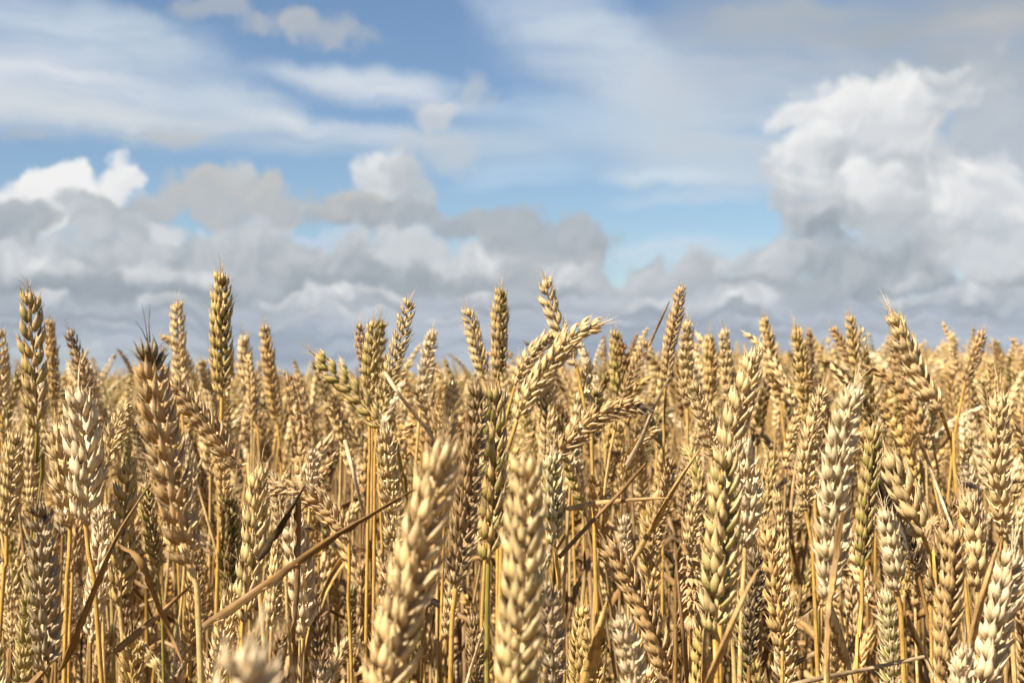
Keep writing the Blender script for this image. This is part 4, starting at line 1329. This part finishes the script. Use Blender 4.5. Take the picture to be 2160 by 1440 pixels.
def scatter(d0, d1, density, half_deg, r, hole=None):
    """random feet in a ring sector before the camera"""
    area = R(2 * half_deg) / 2 * (d1 ** 2 - d0 ** 2)
    n = int(area * density)
    d = np.sqrt(r.uniform(d0 ** 2, d1 ** 2, n))
    a = np.radians(r.uniform(-half_deg, half_deg, n))
    if hole:
        keep = np.abs(np.degrees(a)) > hole
        d, a = d[keep], a[keep]
    return d * np.sin(a), d * np.cos(a)


zones = [(1, *scatter(0.6, 1.78, 330, 42, rng, hole=28)), (1, *scatter(1.10, 1.78, 260, 24, rng)), (1, *scatter(1.72, 2.9, 420, 30, rng)), (2, *scatter(2.9, 5.5, 270, 29, rng)),
         (3, *scatter(5.5, 11, 110, 28, rng)), (4, *scatter(11, 26, 34, 28, rng))]
PC, CC, off = [], [], 0
for zi, (lev, xs, ys) in enumerate(zones):
    p, c = crop(lev, xs, ys, rng, .35 if zi == 0 else 1.0)
    PC.append(p)
    CC.append(c)


def to_big_mesh(name, p, mat, plant):
    me = bpy.data.meshes.new(name)
    nv, nf = len(p.v), len(p.f)
    me.vertices.add(nv)
    me.vertices.foreach_set('co', p.v.astype(np.float32).ravel())
    me.loops.add(nf * 4)
    me.loops.foreach_set('vertex_index', p.f.astype(np.int32).ravel())
    me.polygons.add(nf)
    me.polygons.foreach_set('loop_start', np.arange(0, nf * 4, 4, dtype=np.int32))
    me.polygons.foreach_set('use_smooth', np.full(nf, True))
    uv = me.uv_layers.new(name='UVMap')
    uv.data.foreach_set('uv', p.uv[p.f.ravel()].astype(np.float32).ravel())
    for an, arr in (('tint', np.concatenate([p.t, np.ones((nv, 1))], 1)), ('plant', plant)):
        a = me.color_attributes.new(an, 'FLOAT_COLOR', 'POINT')
        a.data.foreach_set('color', arr.astype(np.float32).ravel())
    me.update(calc_edges=True)
    me.materials.append(mat)
    return me


big = join(PC)
cropo = bpy.data.objects.new("wheat_crop", to_big_mesh("wheat_crop", big, M_CROP, np.concatenate(CC)))
link(cropo)
tag(cropo, "dense ripe wheat crop stretching back to the horizon", "wheat crop", kind="stuff")
print("crop quads", len(big.f), "singles", len(singles), "tries", tries)

# ------------------------------------------------------------------ soil sheet and the far land
def soil():
    m = bpy.data.materials.new("soil")
    m.use_nodes = True
    q = NT(m.node_tree)
    p = q.n['Principled BSDF']
    g = q.new('ShaderNodeNewGeometry')
    n = q.noise(g.outputs['Position'], 14.0, 6, .65)
    far = q.rng(q.vmath('LENGTH', g.outputs['Position']), 20, 60, 0, 1, True)
    fld = q.noise(q.vmath('MULTIPLY', g.outputs['Position'], (.02, .006, 1)), 1.0, 3, .5)
    c = q.mix(n, (.045, .030, .018), (.17, .115, .06))
    c = q.mix(far, c, q.mix(q.rng(fld, .4, .6), (.42, .30, .13), (.34, .25, .11)))
    q.l.new(c, p.inputs['Base Color'])
    p.inputs['Roughness'].default_value = .9
    b = q.new('ShaderNodeBump')
    b.inputs['Strength'].default_value = .6
    b.inputs['Distance'].default_value = .02
    q.l.new(n, b.inputs['Height'])
    q.l.new(b.outputs[0], p.inputs['Normal'])
    return m


gxs = np.concatenate([-np.geomspace(3000, 30, 14), np.linspace(-25, 25, 41), np.geomspace(30, 3000, 14)])
gys = np.concatenate([[-400, -60, -10], np.linspace(-4, 30, 30), np.geomspace(36, 4000, 22)])
v = []
for b in gys:
    for a in gxs:
        v.append((a, b, ground_z(a, b)))
nx = len(gxs)
f = [(i * nx + j, i * nx + j + 1, (i + 1) * nx + j + 1, (i + 1) * nx + j) for i in range(len(gys) - 1) for j in range(nx - 1)]
gm = bpy.data.meshes.new("ground")
gm.from_pydata(v, [], f)
gm.materials.append(soil())
go = link(bpy.data.objects.new("ground", gm))
tag(go, kind="structure")

# ------------------------------------------------------------------ distant hedgerow on the horizon
def leafy(name):
    m = bpy.data.materials.new(name)
    m.use_nodes = True
    q = NT(m.node_tree)
    p = q.n['Principled BSDF']
    g = q.new('ShaderNodeNewGeometry')
    n = q.noise(g.outputs['Position'], .35, 4, .6)
    q.l.new(q.mix(n, (.035, .055, .025), (.075, .095, .045)), p.inputs['Base Color'])
    p.inputs['Roughness'].default_value = .8
    return m


hv, hf = [], []
hr = random.Random(8)
for k in range(5200):
    a = hr.uniform(-165, 70)
    hgt = 1.5 + 1.9 * max(0, mnoise.noise(Vector((a * .05, 3.1, 0)))) + 1.1 * max(0, mnoise.noise(Vector((a * .3, 7.7, 0))))
    c = Vector((a, 420 + hr.uniform(-1.6, 1.6), hr.uniform(.0, hgt)))
    s = hr.uniform(.18, .5)
    n_ = Vector((hr.gauss(0, 1), hr.gauss(0, 1), hr.gauss(0, 1))).normalized()
    t1 = n_.orthogonal().normalized() * s
    t2 = n_.cross(t1).normalized() * s * .7
    i = len(hv)
    hv += [tuple(c - t1), tuple(c + t2), tuple(c + t1), tuple(c - t2)]
    hf.append((i, i + 1, i + 2, i + 3))
hm = bpy.data.meshes.new("hedgerow")
hm.from_pydata(hv, [], hf)
hm.materials.append(leafy("hedge_leaf"))
ho = link(bpy.data.objects.new("hedgerow", hm))
tag(ho, "far dark green hedgerow low on the horizon", "hedgerow", kind="stuff")
